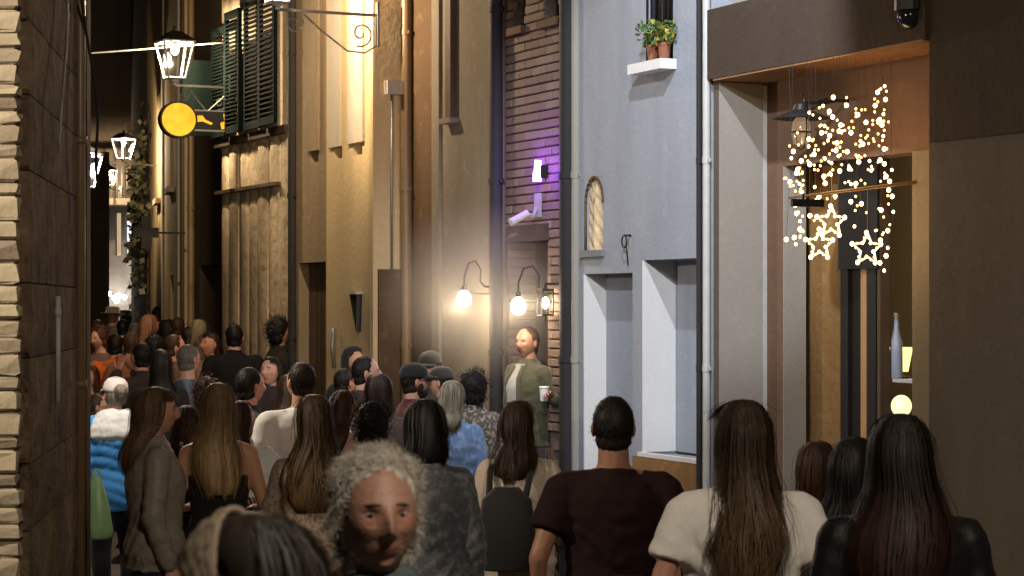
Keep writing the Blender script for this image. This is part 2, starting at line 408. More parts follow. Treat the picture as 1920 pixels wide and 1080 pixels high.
Part().box((wa,.035,wz0),(wb,.06,wz1)).to('window_pane', M_dglass, e)
Part().box((wa-.06,-.13,wz0-.07),(wb+.05,.2,wz0)).to('window_sill', M_white, e)
gr = Part()
for k in range(6): uu = wa+(wb-wa)*(k+.5)/6; gr.tube([(uu,-.02,wz0+.02),(uu,-.02,wz1-.05)], .008, 6)
gr.tube([(wa,-.02,wz0+.55),(wb,-.02,wz0+.55)], .009, 6); gr.to('window_grille', M_iron, e, True)
# arched niche
um = (na+nb)/2; rr = (nb-na)/2; zs = nz1-rr*1.35
arch = [(nb, zs)]+[(um+rr*math.cos(t), zs+rr*1.35*math.sin(t)) for t in [math.pi*k/12 for k in range(1,12)]]+[(na, zs)]
Part().extr([(na,zs),(na,nz1+.002),(nb,nz1+.002)]+arch[:-1], .002, .3).to('niche_arch', M_blue, e)
rl = Part(); G = 26; H = 44; vv = []
for j in range(H+1):
    for i in range(G+1):
        a = na+(nb-na)*i/G; zz = nz0+(nz1-nz0)*j/H
        x_ = (a-um)/rr; y_ = (zz-nz0)/(nz1-nz0)
        d = .10*math.exp(-(x_/.45)**2)*(1-.4*y_)+.05*math.exp(-((x_)**2+((y_-.78)/.13)**2)/.12)+.03*math.sin(9*x_+5*y_*3)*math.sin(17*y_+3*x_)+.018*(rnd.random()-.5)
        vv.append((a, .034-.32*d, zz))
rl.add(vv, [(j*(G+1)+i, j*(G+1)+i+1, (j+1)*(G+1)+i+1, (j+1)*(G+1)+i) for j in range(H) for i in range(G)])
rl.to('stone_relief', wall_mat('relief_stone', (.75,.58,.36), (.30,.20,.11), .9, .5, 40, .9, patch=6), e, True)
Part().box((na-.04,-.035,nz0-.05),(nb+.03,.1,nz0)).to('niche_sill', wall_mat('grey_sill', (.2,.2,.22)), e)
fr = Part()
for i in range(len(arch)-1):
    (a0,z0),(a1,z1) = arch[i], arch[i+1]; fr.tube([(a0,-.0,z0),(a1,-.0,z1)], .012, 6)
fr.tube([(na,-.0,nz0),(na,-.0,zs)], .012, 6); fr.to('niche_moulding', M_brown, e, True)

def pipe(px, w, z0, z1, r, mat, label, name='drainpipe', band=1.4, cat='pipe'):
    u = U(px, w); x, y = W2(u, w); g0 = ground(y) if z0 is None else z0
    m = MB(); m.tube([(0,0,0),(0,0,z1-g0)], r, 12); zz = .35
    while band and zz < z1-g0: m.tube([(0,0,zz),(0,0,zz+.05)], r*1.14, 12); m.box((-.01,-.01,zz+.01),(r*1.6,.01,zz+.035)); zz += band
    o = m.build(name, mat, None, loc=(x,y,g0)); o.rotation_euler = (0,0,PHI); smooth_by_angle(o)
    return tag(o, label, cat)
pipe(1311, -.03, None, 8.5, .02, M_pipe, 'thin dark downpipe at the right edge of the pale blue house')
pipe(1325, -.03, None, 8.5, .026, M_pipel, 'pale drainpipe between the pale blue house and the brown shop front')
pipe(1067, .0, None, 8.5, .075, M_pipe, 'thick black downpipe between the brick wall and the pale blue house')
pipe(1081, .0, None, 8.5, .04, M_panelg, 'slim grey pipe beside the pale blue house, next to the thick black one')
def ring_hook(px, py, s, label):
    u = U(px); x, y = W2(u, -.02); z = Z(py, u); m = MB()
    m.tube([(s*.9*math.sin(2*math.pi*k/14), -.035, s*1.1*math.cos(2*math.pi*k/14)) for k in range(14)], .007, 6)
    m.tube([(0,.02,s*1.1),(0,-.04,s*1.1)], .008, 6); m.tube([(s*.5,-.03,-s*.8),(s*.35,-.02,-s*2.1),(s*.1,-.005,-s*4.2)], .005, 5)
    o = m.build('wall_ring', M_iron, None, loc=(x,y,z), smooth=True); o.rotation_euler = (0,0,PHI); tag(o, label, 'wall ring')
ring_hook(1183, 453, .04, 'small iron ring with a hanging wire on the pale blue wall')
# potted plants on the window sill
def potted(px, hgt, label, mixy, seed):
    rr_ = random.Random(seed); u = U(px, -.04); x, y = W2(u, -.045)
    root = bpy.data.objects.new('potted_plant', None); COL.objects.link(root); root.location = (x,y,wz0); tag(root, label, 'plant', 'plants on the window sill')
    MB().lathe([(.035,0),(.045,.10),(.05,.10),(.05,.12),(.04,.12)], n=14).build('pot', M_clay, root)
    for nm, mt, cnt in (('foliage', M_leaf, 120), ('foliage', M_leafy, mixy)):
        m = MB()
        for k in range(cnt):
            a = rr_.random()*6.28; el = rr_.random()*1.3; r_ = hgt*(.35+.65*rr_.random())
            c = Vector((math.cos(a)*math.cos(el)*r_*.8, math.sin(a)*math.cos(el)*r_*.6-.02, .13+math.sin(el)*r_))
            d = Vector((rr_.random()-.5, rr_.random()-.5, rr_.random()-.6)).normalized(); s_ = Vector((rr_.random()-.5, rr_.random()-.5, rr_.random()-.5)).cross(d).normalized()
            L = .035+.03*rr_.random(); m.add([c, c+d*L*.5+s_*L*.28, c+d*L, c+d*L*.5-s_*L*.28], [(0,1,2,3)])
        m.build(nm, mt, root)
    m = MB()
    for k in range(6): a = k*1.05; m.tube([(0,0,.12),(math.cos(a)*.05,math.sin(a)*.04,.12+hgt*.5),(math.cos(a)*.12,math.sin(a)*.08,.12+hgt*.8)], .004, 5)
    m.build('stem', M_leaf, root)
potted(1226, .17, 'bushy green plant in a terracotta pot on the upper window sill', 15, 3)
potted(1247, .15, 'yellow leaved plant in a terracotta pot on the upper window sill', 110, 4)

# ------------------------------------------------------------------ brick house with the lit doorway
WB = .06; ba, bb = U(940, WB), uA-.01; da, db = U(951, WB), U(1031, WB); dz = Z(455, da, WB)
e = house('brick_house', (ba+bb)/2, WB, 'narrow brick fronted house with a tall lit doorway')
wz = Z(58, da, WB); holes = [(da,db,-.3,dz),(U(962,WB),U(985,WB),wz,6.2),(U(1022,WB),U(1050,WB),Z(38,db,WB),6.2)]
p = Part(); wallgrid(p, ba, bb, WB+.005, .55, -.4, 9, holes); p.to('wall', M_mortar, e)
ou, ow, og = off(e); sp = []; z = 1.224; row = 0
low = MB()
while z < 5.0 and len(sp) < 270:
    u = ba-.12*(row % 2)-.02
    while u < bb:
        a, b = max(u+.005, ba), min(u+.245, bb); segs = [(a,b)]
        for h in holes:
            if z+.03 > h[2] and z+.03 < h[3]:
                ns = []
                for (s0,s1) in segs:
                    if s1 <= h[0] or s0 >= h[1]: ns.append((s0,s1)); continue
                    if s0 < h[0]: ns.append((s0,h[0]))
                    if s1 > h[1]: ns.append((h[1],s1))
                segs = ns
        for s0,s1 in segs:
            if s1-s0 > .03: sp.append((s0-ou,s1-ou,WB-.012-.008*rnd.random()-ow,WB+.03-ow,z+.005-og,z+.066-og))
        u += .25
    z += .072; row += 1
if True:                                               # the courses above those and behind the heads, too many to pick apart
    mm = MB(); z_list = [k*.072 for k in range(17)]
    while z < 9: z_list.append(z); z += .072
    for z in z_list:
        u = ba-.12*(row % 2)
        while u < bb:
            a, b = max(u+.005, ba), min(u+.245, bb)
            if b-a > .03 and not any(h[0]-.1 < (a+b)/2 < h[1]+.1 and h[2] < z < h[3] for h in holes): mm.box((a-ou,WB-.015-ow,z+.005-og),(b-ou,WB+.03-ow,z+.066-og))
            u += .25
        row += 1
    tag(mm.build('brickwork', M_brick, e), kind='stuff')
z = 1.3; jb = []
while z < dz-.05:                                     # brick jambs inside the doorway
    jb.append((da-.002-ou, da+.014-ou, WB+.012-ow, WB+.25-ow, z+.005-og, z+.066-og)); z += .072
pieces('brick', M_brick, e, sp, .004, .006)
pieces('brick', M_brick, e, jb, .003, .006)
Part().box((da-.0,.9,-.1),(db+.5,.95,dz+.3)).to('hall_wall', M_brown, e)
Part().box((da-.3,.55,-.1),(da+.02,.9,dz+.3)).to('hall_wall', M_brown, e)
Part().box((da-.05,WB-.02,dz-.0),(db+.02,WB+.42,dz+.13)).to('lintel', M_dark, e)
Part().box((da+.016,.42,.2),(da+.075,.5,dz)).to('door_frame', M_wooda, e)
dl = Part().box((da+.09,.52,.2),(db-.02,.57,dz)).to('door', M_wood, e)
Part().box((da-.06,-.25,-.1),(db+.04,.55,.24)).to('doorstep', M_panelg, e)
for h in holes[1:]:
    f = Part().box((h[0],WB+.18,h[2]),(h[1],WB+.22,h[3])).to('window_pane', M_dglass, e)
    Part().box((h[0]-.04,WB-.06,h[2]-.06),(h[1]+.04,WB+.12,h[2])).to('window_sill', M_brown, e)
pipe(931, -.02, None, 8.5, .06, M_pipe, 'broad black downpipe left of the brick house doorway')
pipe(943, .03, None, 8.5, .035, M_wood, 'slim brown downpipe beside the brick house, right of the broad black one')

# ------------------------------------------------------------------ plaster house with crooked corner
WY = -.33; u4 = U(702, WY); u5 = U(553, WY)
W3 = -.02; c3 = U(815, W3); d3 = U(926, W3)
e = house('plaster_house', (u4+d3)/2, 0, 'grey brown plastered house front left of the bare bulbs')
p = Part(); wallgrid(p, u4+.004, c3, 0, .5, -.4, 9.5); p.to('wall', M_brown, e)
p = Part(); wallgrid(p, c3, d3, W3, WB+.005, -.4, 9.3); p.to('wall', M_grey, e)
p = Part().box((c3-.0,W3-.03,-.3),(c3+.16,W3,9)); p.to('corner_strip', M_grey, e)
pipe(762, -.05, None, 9, .05, M_copper, 'brown copper downpipe in the corner beside the yellow house')
uq = U(851, W3)
Part().box((uq-.05,W3-.06,Z(222,uq,W3)),(uq+.06,W3-.002,8.5)).to('conduit_cover', M_wood, e)
Part().box((uq-.12,W3-.09,Z(232,uq,W3)),(uq+.11,W3-.002,Z(222,uq,W3))).to('ledge', M_grey, e)

# ------------------------------------------------------------------ yellow house
e = house('plaster_house', (u4+u5)/2, WY, 'ochre yellow plastered house lit by the street lantern at its corner')
def sq(px, py, s=.11): u = U(px, WY); zc = Z(py, u, WY); return (u-s, u+s, zc-s*.5, zc+s*.5)
hs = [sq(590,293), sq(634,286), sq(671,279)]
vd = (U(560,WY), U(611,WY), -.3, Z(492,U(585,WY),WY))
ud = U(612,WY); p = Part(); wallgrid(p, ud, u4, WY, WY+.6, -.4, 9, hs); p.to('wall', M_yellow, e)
p = Part(); wallgrid(p, u5, ud, WY, WY+.6, -.4, 9, hs+[vd]); p.to('wall', M_ydark, e)
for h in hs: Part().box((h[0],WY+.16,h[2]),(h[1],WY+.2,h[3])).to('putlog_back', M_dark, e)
for a, b, py, mt in ((580,600,283,M_ydark),(620,641,276,M_pale),(655,684,268,M_pale)):
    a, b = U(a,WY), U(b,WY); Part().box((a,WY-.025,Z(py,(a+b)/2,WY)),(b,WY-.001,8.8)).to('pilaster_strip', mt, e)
Part().box((u4-.1,WY-.012,-.3),(u4-.002,WY-.001,9)).to('corner_strip', M_yellow, e)
n_ = 5
for k in range(n_):
    a = vd[0]+(vd[1]-vd[0])*k/n_; b = vd[0]+(vd[1]-vd[0])*(k+1)/n_
    Part().box((a+.008,WY+.1+.008*rnd.random(),-.2),(b-.008,WY+.14,vd[3])).to('plank', M_wood, e)
Part().box((vd[0],WY+.141,-.2),(vd[1],WY+.2,vd[3])).to('door_back', M_black, e)
uu = U(672, WY); zt = Z(552, uu, WY)
q = Part().extr([(uu-.10,zt),(uu+.09,zt),(uu+.07,zt-.34)], WY-.05, WY); q.to('dark_wedge', M_black, e)  # black wedge and pale ledge stand in for a shadowed notch with a light edge
Part().box((uu-.12,WY-.07,zt+.002),(uu+.11,WY,zt+.022)).to('wedge_ledge', M_pale, e)
q = Part(); ur = U(632,WY); q.tube([(ur,WY-.03,Z(690,ur,WY)),(ur,WY-.05,Z(650,ur,WY)),(ur,WY-.03,Z(615,ur,WY))], .018, 8); q.to('door_handle', M_irong, e, True)
# dark base course of the return wall, junction box and conduit on it
q = Part().box((u4+.004,WY+.03,-.3),(u4+.03,WY+.31,Z(505,u4,-.15))); q.to('base_render', M_brown, e)
bx = Part().box((u4+.004,WY+.09,Z(178,u4,-.2)),(u4+.1,WY+.25,Z(152,u4,-.2))); bx.to('junction_box', M_pale, e)
q = Part().tube([(u4+.02,WY+.16,Z(178,u4,-.2)),(u4+.02,WY+.16,Z(505,u4,-.2))], .012, 6); q.to('conduit', M_irong, e, True)

# ------------------------------------------------------------------ ribbed stone house with green shutters
W5 = -.30; u6 = U(416, W5); ue5 = u5-.01
e = house('stone_house', (u6+ue5)/2, W5, 'worn limestone house of upright ribs under dark green louvred shutters')
zr = Z(282, u6, W5)
p = Part(); wallgrid(p, u6, ue5-.12, W5, .5, -.4, 9.5); p.to('wall', M_rib, e)
pipe(549, W5-.05, None, 9, .05, M_pipe, 'dark downpipe between the yellow house and the ribbed stone house')
N5 = 7; Lr = ue5-.2-u6
for k in range(N5):
    a = u6+Lr*(k+.5)/N5+rnd.uniform(-.03,.03); r_ = Lr/N5*rnd.uniform(.40,.50); dep = rnd.uniform(.12,.26); top = zr-.02+.05*rnd.random(); bot = -.2 if k not in (3,4) else 1.6
    q = Part(); n = 9; ring = [(a+r_*math.cos(math.pi+math.pi*i/n), W5-r_*dep*abs(math.sin(math.pi*i/n))) for i in range(n+1)]
    ring = [(x+(rnd.random()-.5)*.01, y) for x,y in ring]
    q.prism(ring, bot, top); q.ell((a,W5-.02,top),(r_,r_*dep,.08),12,7); q.to('stone_rib', M_rib, e, ang=35)
Part().box((u6,W5-.085,Z(356,u6+.8,W5)-.015),(u6+Lr*.9,W5-.005,Z(356,u6+.8,W5)+.02)).to('iron_strap', M_wood, e)
zt5 = Z(60, u6, W5)
def leaf(e, u0, u1, w, z0, z1, ns):
    l_ = Part().box((u0,w-.04,z0),(u0+.05,w,z1)).box((u1-.05,w-.04,z0),(u1,w,z1)).box((u0+.05,w-.038,z0),(u1-.05,w-.002,z0+.08)).box((u0+.05,w-.038,z1-.08),(u1-.05,w-.002,z1)).to('shutter', M_green, e)
    for k in range(ns):
        zz = z0+.1+(z1-z0-.2)*(k+.5)/ns; q = Part(); hh = (z1-z0-.2)/ns*.42
        q.add([(u0+.05,w-.055,zz-hh),(u1-.05,w-.055,zz-hh),(u1-.05,w-.005,zz+hh),(u0+.05,w-.005,zz+hh),(u0+.05,w-.047,zz-hh-.008),(u1-.05,w-.047,zz-hh-.008),(u1-.05,w+.002,zz+hh-.008),(u0+.05,w+.002,zz+hh-.008)],
              [(0,1,2,3),(7,6,5,4),(0,4,5,1),(1,5,6,2),(2,6,7,3),(3,7,4,0)])
        s_ = q.build('slat', M_green, e, off(e))
zs0 = zr+.12
for k in range(4):
    a = u6+.05+Lr*k/4; b = u6+.05+Lr*(k+.86)/4
    leaf(e, a, b, W5-.1-.03*(k % 2), zs0, zt5+.35*(k/3), 26)
Part().box((u6,W5-.09,zr+.02),(ue5-.15,W5-.004,zr+.1)).to('string_course', M_dark, e)
# one leaf swung out square to the wall, at the far end
lf = Part(); wf = Wp(418, u6)-.42
for k in range(3): lf.box((u6-.03,W5-.42+.2*k-.01 if k else W5-.44,zs0+.01),(u6+.01,W5-.38+.2*k if k<2 else W5-.105,zt5-.3)) if k != 1 else None
lf.box((u6-.02,W5-.40,zs0+.03),(u6,W5-.11,zt5-.32)); lf.to('shutter', M_green, e)

# ------------------------------------------------------------------ dark narrow house and the far bend of the street
W6 = .25; u7 = U(352, W6)
e = house('plaster_house', (u7+u6)/2, W6, 'dark narrow house beyond the ribbed stone front')
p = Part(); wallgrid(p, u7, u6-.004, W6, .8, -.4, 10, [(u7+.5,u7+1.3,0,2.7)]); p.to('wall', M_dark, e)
Part().box((u7+.5,W6+.2,0),(u7+1.3,W6+.25,2.7)).to('door', M_wood, e)
pipe(358, W6-.06, None, 9, .045, M_copper, 'tall lit downpipe on the dark narrow house')
def seg_house(name, P, Q, thick, ztop, label, mat, holes=(), zb=-.4):
    """house front from plan point P (near) to Q (far); local x runs P->Q, local y into the house."""
    P = Vector((*P,0)); Q = Vector((*Q,0)); d = Q-P; L = d.length; a = math.atan2(d.y, d.x)
    e = bpy.data.objects.new(name, None); COL.objects.link(e); e.location = (P.x,P.y,ground(P.y)); e.rotation_euler = (0,0,a)
    tag(e, label, 'building'); m = MB(); y0, y1 = (-thick, 0) if thick > 0 else (0, -thick)
    g0 = ground(P.y); wallgrid(m, 0, L, y0, y1, zb, ztop, holes); m.build('wall', mat, e); return e, L
def pxd(px, d): return ((px-960)/FP*d, d)
e7, L7 = seg_house('plaster_house', pxd(346,26.8), pxd(276,36), 1.5, 10, 'tall cream house front catching lantern light at the far bend', M_yellow, [(2.2,3.0,-.2,2.4),(2.2,3.0,3.6,5.2),(5.4,6.2,3.6,5.2)])
for (a,b,c,d) in ((2.2,3.0,0,2.4),(2.2,3.0,3.6,5.2),(5.4,6.2,3.6,5.2)):
    MB().box((a,-.2,c),(b,-.15,d)).build('window_pane' if c else 'door', M_dglass if c else M_wood, e7)
    if c: MB().box((a-.06,-.1,c-.08),(b+.06,.08,c)).build('window_sill', M_pale, e7)
for x in (.9, 4.4): MB().box((x,.002,-.2),(x+.35,.03,9.5)).build('pilaster_strip', M_pale, e7)
e8, L8 = seg_house('plaster_house', pxd(276,36.4), pxd(246,47), 1.5, 11, 'grey house front far along the lane behind the ivy', M_grey, [(3,4,3.6,5.4)])
MB().box((3,-.2,3.6),(4,-.15,5.4)).build('window_pane', M_dglass, e8)
e9, L9 = seg_house('plaster_house', pxd(262,50), pxd(60,50), 2.0, 12, 'far house closing the lane with a balcony over lit shop windows', M_grey, [(.20,.34,2.7,3.7),(.44,.58,2.7,3.7)])
for (a,b,c) in ((.20,.34,(.9,.92,1)),(.44,.58,(1,.75,.45))):
    MB().box((a,-.3,2.7),(b,-.25,3.7)).build('shop_window', emit('lit_shop', c, 1.1 if a<.4 else .45), e9)
MB().box((-.1,.0,3.85),(1.6,.8,4.0)).build('balcony_slab', M_grey, e9)
m = MB(); m.box((-.1,.76,4.8),(1.6,.8,4.86))
for k in range(15): m.box((-.08+k*.115,.77,4.0),(-.06+k*.115,.79,4.8))
m.build('balcony_railing', M_iron, e9)
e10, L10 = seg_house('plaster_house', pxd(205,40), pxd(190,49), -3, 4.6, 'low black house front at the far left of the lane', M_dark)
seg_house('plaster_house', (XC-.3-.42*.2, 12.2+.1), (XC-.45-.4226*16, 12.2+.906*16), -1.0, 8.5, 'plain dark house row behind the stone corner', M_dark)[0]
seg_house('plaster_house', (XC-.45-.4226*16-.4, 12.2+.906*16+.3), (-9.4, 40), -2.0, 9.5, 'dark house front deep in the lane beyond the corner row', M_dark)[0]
# ivy on the cream house
iv = MB(); ri = random.Random(11)
for k in range(420):
    x = 8.5+ri.gauss(0,.45); zz = 3.6+ri.gauss(0,.6); c = Vector((x, .05+.25*ri.random(), zz)); d = Vector((ri.random()-.5, ri.random()*.6, ri.random()-.7)).normalized(); s_ = Vector((ri.random()-.5,ri.random()-.5,ri.random()-.5)).cross(d).normalized()
    L = .09+.07*ri.random(); iv.add([c, c+d*L*.5+s_*L*.4, c+d*L, c+d*L*.5-s_*L*.4], [(0,1,2,3)])
root = bpy.data.objects.new('ivy', None); COL.objects.link(root); root.location = e7.location; root.rotation_euler = e7.rotation_euler; tag(root, 'pale ivy hanging on the far cream house front', 'plant')
iv.build('foliage', paint('ivy_leaf', (.12,.11,.06), .6, .5, 20), root)
m = MB()
for k in range(4): m.tube([(8.2+.2*k,.03,.0),(8.2+.2*k,.04,1.6),(8.3+.15*k,.05,3.6)], .015, 5)
m.build('stem', M_wood, root)
# small black cross-shaped blade sign
uS = U(335, W6)
cs = MB(); cs.box((-.16,-.03,-.06),(.16,.03,.06)); cs.box((-.06,-.031,-.2),(.06,.031,.2)); cs.box((.16,-.012,-.012),(.5,.012,.012))
x, y = W2(u7+.05, W6-.55); o = cs.build('cross_sign', M_black, None, loc=(x,y,HC-(436-YH)*y/FP)); o.rotation_euler = (0,0,PHI+R(90)); tag(o, 'small unlit black cross shaped sign on an arm from the dark house', 'sign')

# ------------------------------------------------------------------ shop front with the deep entrance under a rendered beam
s0, s1, sB = U(1338), U(1347), U(1742); DB = .37
zb = Z(150, s0); zt_ = Z(20, s0)
e = house('shop_building', (s1+sB)/2, 0, 'taupe shop front with a deep entrance under a dark rendered beam')
EN = sB+6.5
Part().box((s0,.0,-.4),(s1,.6,zb)).to('pier', M_shop, e)
Part().box((s1,.004,-.2),(s1+.012,DB-.03,zb-.02)).to('reveal', M_panelg, e)
Part().box((s1,DB-.03,-.2),(s1+.02,DB-.002,zb-.03)).to('corner_bead', M_pipel, e)
Part().box((s0,-.05,zb),(sB+.03,.6,zt_)).to('beam', M_beam, e)
Part().box((s1+.002,-.044,zb-.014),(sB-.002,DB-.004,zb-.001)).to('soffit', M_soffit, e)
Part().box((s0,.15,zt_+.002),(EN,.6,9)).to('upper_wall', M_panelg, e)
p = Part(); p.box((sB,.0,-.4),(EN,.6,zt_)); p.to('wall', M_shop, e)
Part().box((sB+.032,-.02,Z(268,sB)),(EN,-.002,zb+.3)).to('fascia_band', M_beam, e)
i0, i1 = U(1470,DB), U(1713,DB); iz = Z(312, i0, DB)
p = Part(); wallgrid(p, s1+.001, sB-.001, DB, DB+.17, -.4, zb-.001, [(i0,i1,-.4,iz)]); p.to('entrance_wall', M_back, e)
Part().box((i1+.002,DB-.012,-.2),(sB-.003,DB-.001,Z(270,sB,DB))).to('entrance_lining', wall_mat('tan_lining', (.20,.165,.11), (.16,.13,.09), .6, .2, 40, .85), e)
Part().box((i0+.001,DB-.008,-.2),(i0+.012,DB+.165,iz-.002)).to('reveal', M_panelg, e)
ws = .60; 
Part().box((i0-.05,ws,-.2),(U(1583,ws),ws+.06,iz+.2)).to('hall_panel', M_ochre, e)
for a, b, mt, nm in ((1583,1597,M_black,'door_post'),(1598,1619,M_iron,'door_panel'),(1621,1631,M_wooda,'door_post'),(1633,1649,M_black,'door_post'),(1652,1658,M_wood,'window_post')):  # the amber post stands in for lit interior seen through a gap
    Part().box((U(a,ws),ws-.03 if mt is not M_iron else ws-.005,-.2),(U(b,ws),ws+.04,iz+.1)).to(nm, mt, e)
Part().box((U(1584,ws),ws-.05,Z(505,U(1600,ws),ws)),(U(1657,ws),ws+.0-.032,iz+.15)).to('transom', M_black, e)
Part().box((i0-4.5,2.3,-.2),(i1+.9,2.36,iz+.4)).to('back_wall', M_pale, e)
Part().box((i0-4.5,ws+.06,iz+.22),(i1+.9,2.3,iz+.28)).to('hall_ceiling', M_pale, e)
Part().box((i1+.75,ws,-.2),(i1+.8,2.3,iz+.2)).to('hall_wall', M_pale, e)
qw = U(1668,.62); Part().box((qw,.64,Z(713,qw,.62)-.012),(i1+.7,.95,Z(713,qw,.62)+.008)).to('display_shelf', M_pipel, e)
Part().box((qw,.64,-.1),(i1+.7,.95,.75)).to('display_base', M_brown, e)
def small(name, px, w, zbase, prof, label, cat):
    u = U(px, w); x, y = W2(u, w); r_ = bpy.data.objects.new(name, None); COL.objects.link(r_); r_.location = (x,y,zbase); tag(r_, label, cat)
    for nm, pf, mt in prof: smooth_by_angle(MB().lathe(pf, n=18).build(nm, mt, r_))
    return r_
zsh = Z(713, U(1692,.75), .75)+.01
M_shade = emit('lit_lamp_shade', (1,.85,.28), 1.6); M_shade2 = emit('lit_globe', (1,.85,.35), 1.7)
small('table_lamp', 1690, .76, zsh, [('base',[(.05,0),(.05,.012),(.012,.02),(.012,.05)],M_iron),('lamp_shade',[(.045,.045),(.045,.05),(.075,.2),(.072,.2),(.042,.05)],M_shade)], 'small lamp with a glowing yellow shade on the shop window shelf', 'lamp')
small('bottle', 1681, .70, zsh+.0, [('bottle_body',[(.035,0),(.04,.02),(.04,.24),(.016,.32),(.016,.4),(.0,.4)],paint('bottle_blue',(.3,.36,.5),.25)),('bottle_cap',[(.018,.38),(.018,.42),(.0,.42)],M_irong)], 'pale blue bottle standing on the shop window shelf', 'bottle')
zb2 = Z(782, U(1692,.75), .75)
small('table_lamp', 1690, .76, .75, [('base',[(.06,0),(.06,.015),(.014,.03),(.014,zb2-.75)],M_iron),('lamp_globe',[(.001+.066*math.sin(math.pi*k/10),zb2-.68-.07*math.cos(math.pi*k/10)) for k in range(11)],M_shade2)], 'low lamp with a round glowing globe beneath the shop window shelf', 'lamp')
x, y = W2(U(1690,1.2), 1.2); lamp('shop_glow', (x,y,2.4), 16, (1,.72,.34), .15)
Part().box((sB+1.6,-.02,Z(408,sB+1.6)),(sB+1.63,-.001,Z(322,sB+1.6))).box((sB+1.63,-.015,Z(408,sB+1.6)),(sB+1.95,-.001,Z(322,sB+1.6))).to('notice_frame', M_shop, e)
# dome camera on the beam
u = U(1706,-.06); x, y = W2(u, -.06); r_ = bpy.data.objects.new('dome_camera', None); COL.objects.link(r_); r_.location = (x,y,Z(30,u,-.06)); tag(r_, 'black round dome camera on the dark beam above the entrance', 'camera')
m = MB(); m.ell((0,0,0),(.075,.075,.075),16,10); smooth_by_angle(m.build('dome', M_dglass, r_)); m = MB(); m.lathe([(.09,.03),(.09,.09),(.03,.1)]); m.build('base', M_iron, r_)

# black wall lantern with a wide flat shade
def over(parts, root, o3):
    for nm, q, mt in parts:
        ob = q.build(nm, mt, root, o3); smooth_by_angle(ob)
ug = U(1502,.02); zg = Z(221,ug,.02); wg = .02
r_ = bpy.data.objects.new('wall_lantern', None); COL.objects.link(r_); x, y = W2(ug, DB); r_.location = (x,y,zg); r_.rotation_euler = (0,0,PHI)
tag(r_, 'black wall lantern with a wide flat shade beside the fairy lights', 'lamp'); o3 = (ug, DB, zg)
a = MB().tube([(ug,DB,zg+.12),(ug,DB-.1,zg+.12),(ug,wg+.13,zg+.09),(ug,wg+.08,zg+.06)], .011, 8)
a.tube([(ug+.0,wg+.025*math.sin(k*.55),zg+.115+.03*math.cos(k*.55)+.0) for k in range(9)], .009, 6); a.tube([(ug,wg,zg+.085),(ug,wg,zg+.03)],.012,8); a.tube([(ug,wg+.02,zg+.1),(ug,wg+.1,zg+.10),(ug,wg+.2,zg+.13)],.009,6)
over([('bracket', a, M_iron), ('shade', MB().lathe([(.015,.1),(.04,.085),(.05,.05),(.175,.0),(.18,-.006),(.05,.03),(.01,.05)], (ug,wg,zg), 24), M_iron),
      ('glass_chimney', MB().lathe([(.035,0),(.055,-.03),(.06,-.1),(.05,-.16),(.03,-.17)], (ug,wg,zg), 18), glassy('chimney_glass',(1,.9,.75),.12,(1,.75,.45),.1)),
      ('cage', MB().lathe([(.062,-.085),(.066,-.09),(.062,-.095)], (ug,wg,zg), 18).tube([(ug-.06,wg,zg),(ug-.065,wg,zg-.1),(ug-.03,wg,zg-.19),(ug,wg,zg-.2)],.005,5).tube([(ug+.06,wg,zg),(ug+.065,wg,zg-.1),(ug+.03,wg,zg-.19),(ug,wg,zg-.2)],.005,5), M_iron)], r_, o3)

# ------------------------------------------------------------------ fairy light curtain with three stars, hung square to the facade
uc_ = U(1600, -.05)
def cz(px, py): w = Wp(px, uc_); return (0, w, HC-(py-YH)*W2(uc_, w)[1]/FP)
top = cz(1600,160); r_ = bpy.data.objects.new('fairy_light_curtain', None); COL.objects.link(r_); x, y = W2(uc_, 0); r_.location = (x,y,0); r_.rotation_euler = (0,0,PHI)
tag(r_, 'warm white fairy light curtain with three glowing stars under the entrance beam', 'fairy lights')
bl = [(705,325),(708,375),(670,398),(702,430),(575,395),(525,365),(500,395),(495,420),(525,438),(450,420),(605,432),(545,470),(487,473),(490,497),(525,507),(502,527),(548,535),(590,498),(620,530),(640,540),(697,470),(700,512),(700,560),(592,567),(545,585),(527,565),(458,578),(425,550),(445,520),(375,568),(352,595),(395,635),(450,615),(492,595),(415,602),(620,607),(648,605),(685,602),(710,615),(738,638),(588,632),(485,662),(515,655),(365,682),(500,687),(592,690),(625,687),(715,662),(395,690),(738,712),(738,737),(742,795),(705,788),(470,738),(547,735),(605,755),(620,765),(415,720),(375,770),(390,800),(392,830),(388,860),(392,890),(395,915),(350,898),(450,808),(620,848),(732,865),(715,900),(715,930),(712,960),(715,985),(712,1015),(640,460),(560,490),(470,700),(700,345),(690,450),(530,610),(560,640),(380,650),(668,640),(735,680)]
bulb_me = MB().ell((0,0,0),(.009,.009,.0105),8,6).mesh('bulb',True); M_led = emit('led', (1,.66,.32), 9); bulb_me.materials.append(M_led)
big_me = MB().ell((0,0,0),(.0130,.0130,.0145),8,6).mesh('bulb',True); big_me.materials.append(M_led)
cols = {}
for k, (cx, cy_) in enumerate(bl):
    p_ = Vector(cz(1300+cx/2, cy_/2)); p_.x += (rnd.random()-.5)*.09
    link('bulb', big_me if k % 3 else bulb_me, r_, p_)
    cols.setdefault(round(p_.y/.05), []).append(p_)
amb_me = MB().ell((0,0,0),(.0068,.0068,.008),6,5).mesh('bulb',True); amb_me.materials.append(emit('amber_led', (1,.52,.16), 6))
ra_ = random.Random(21)
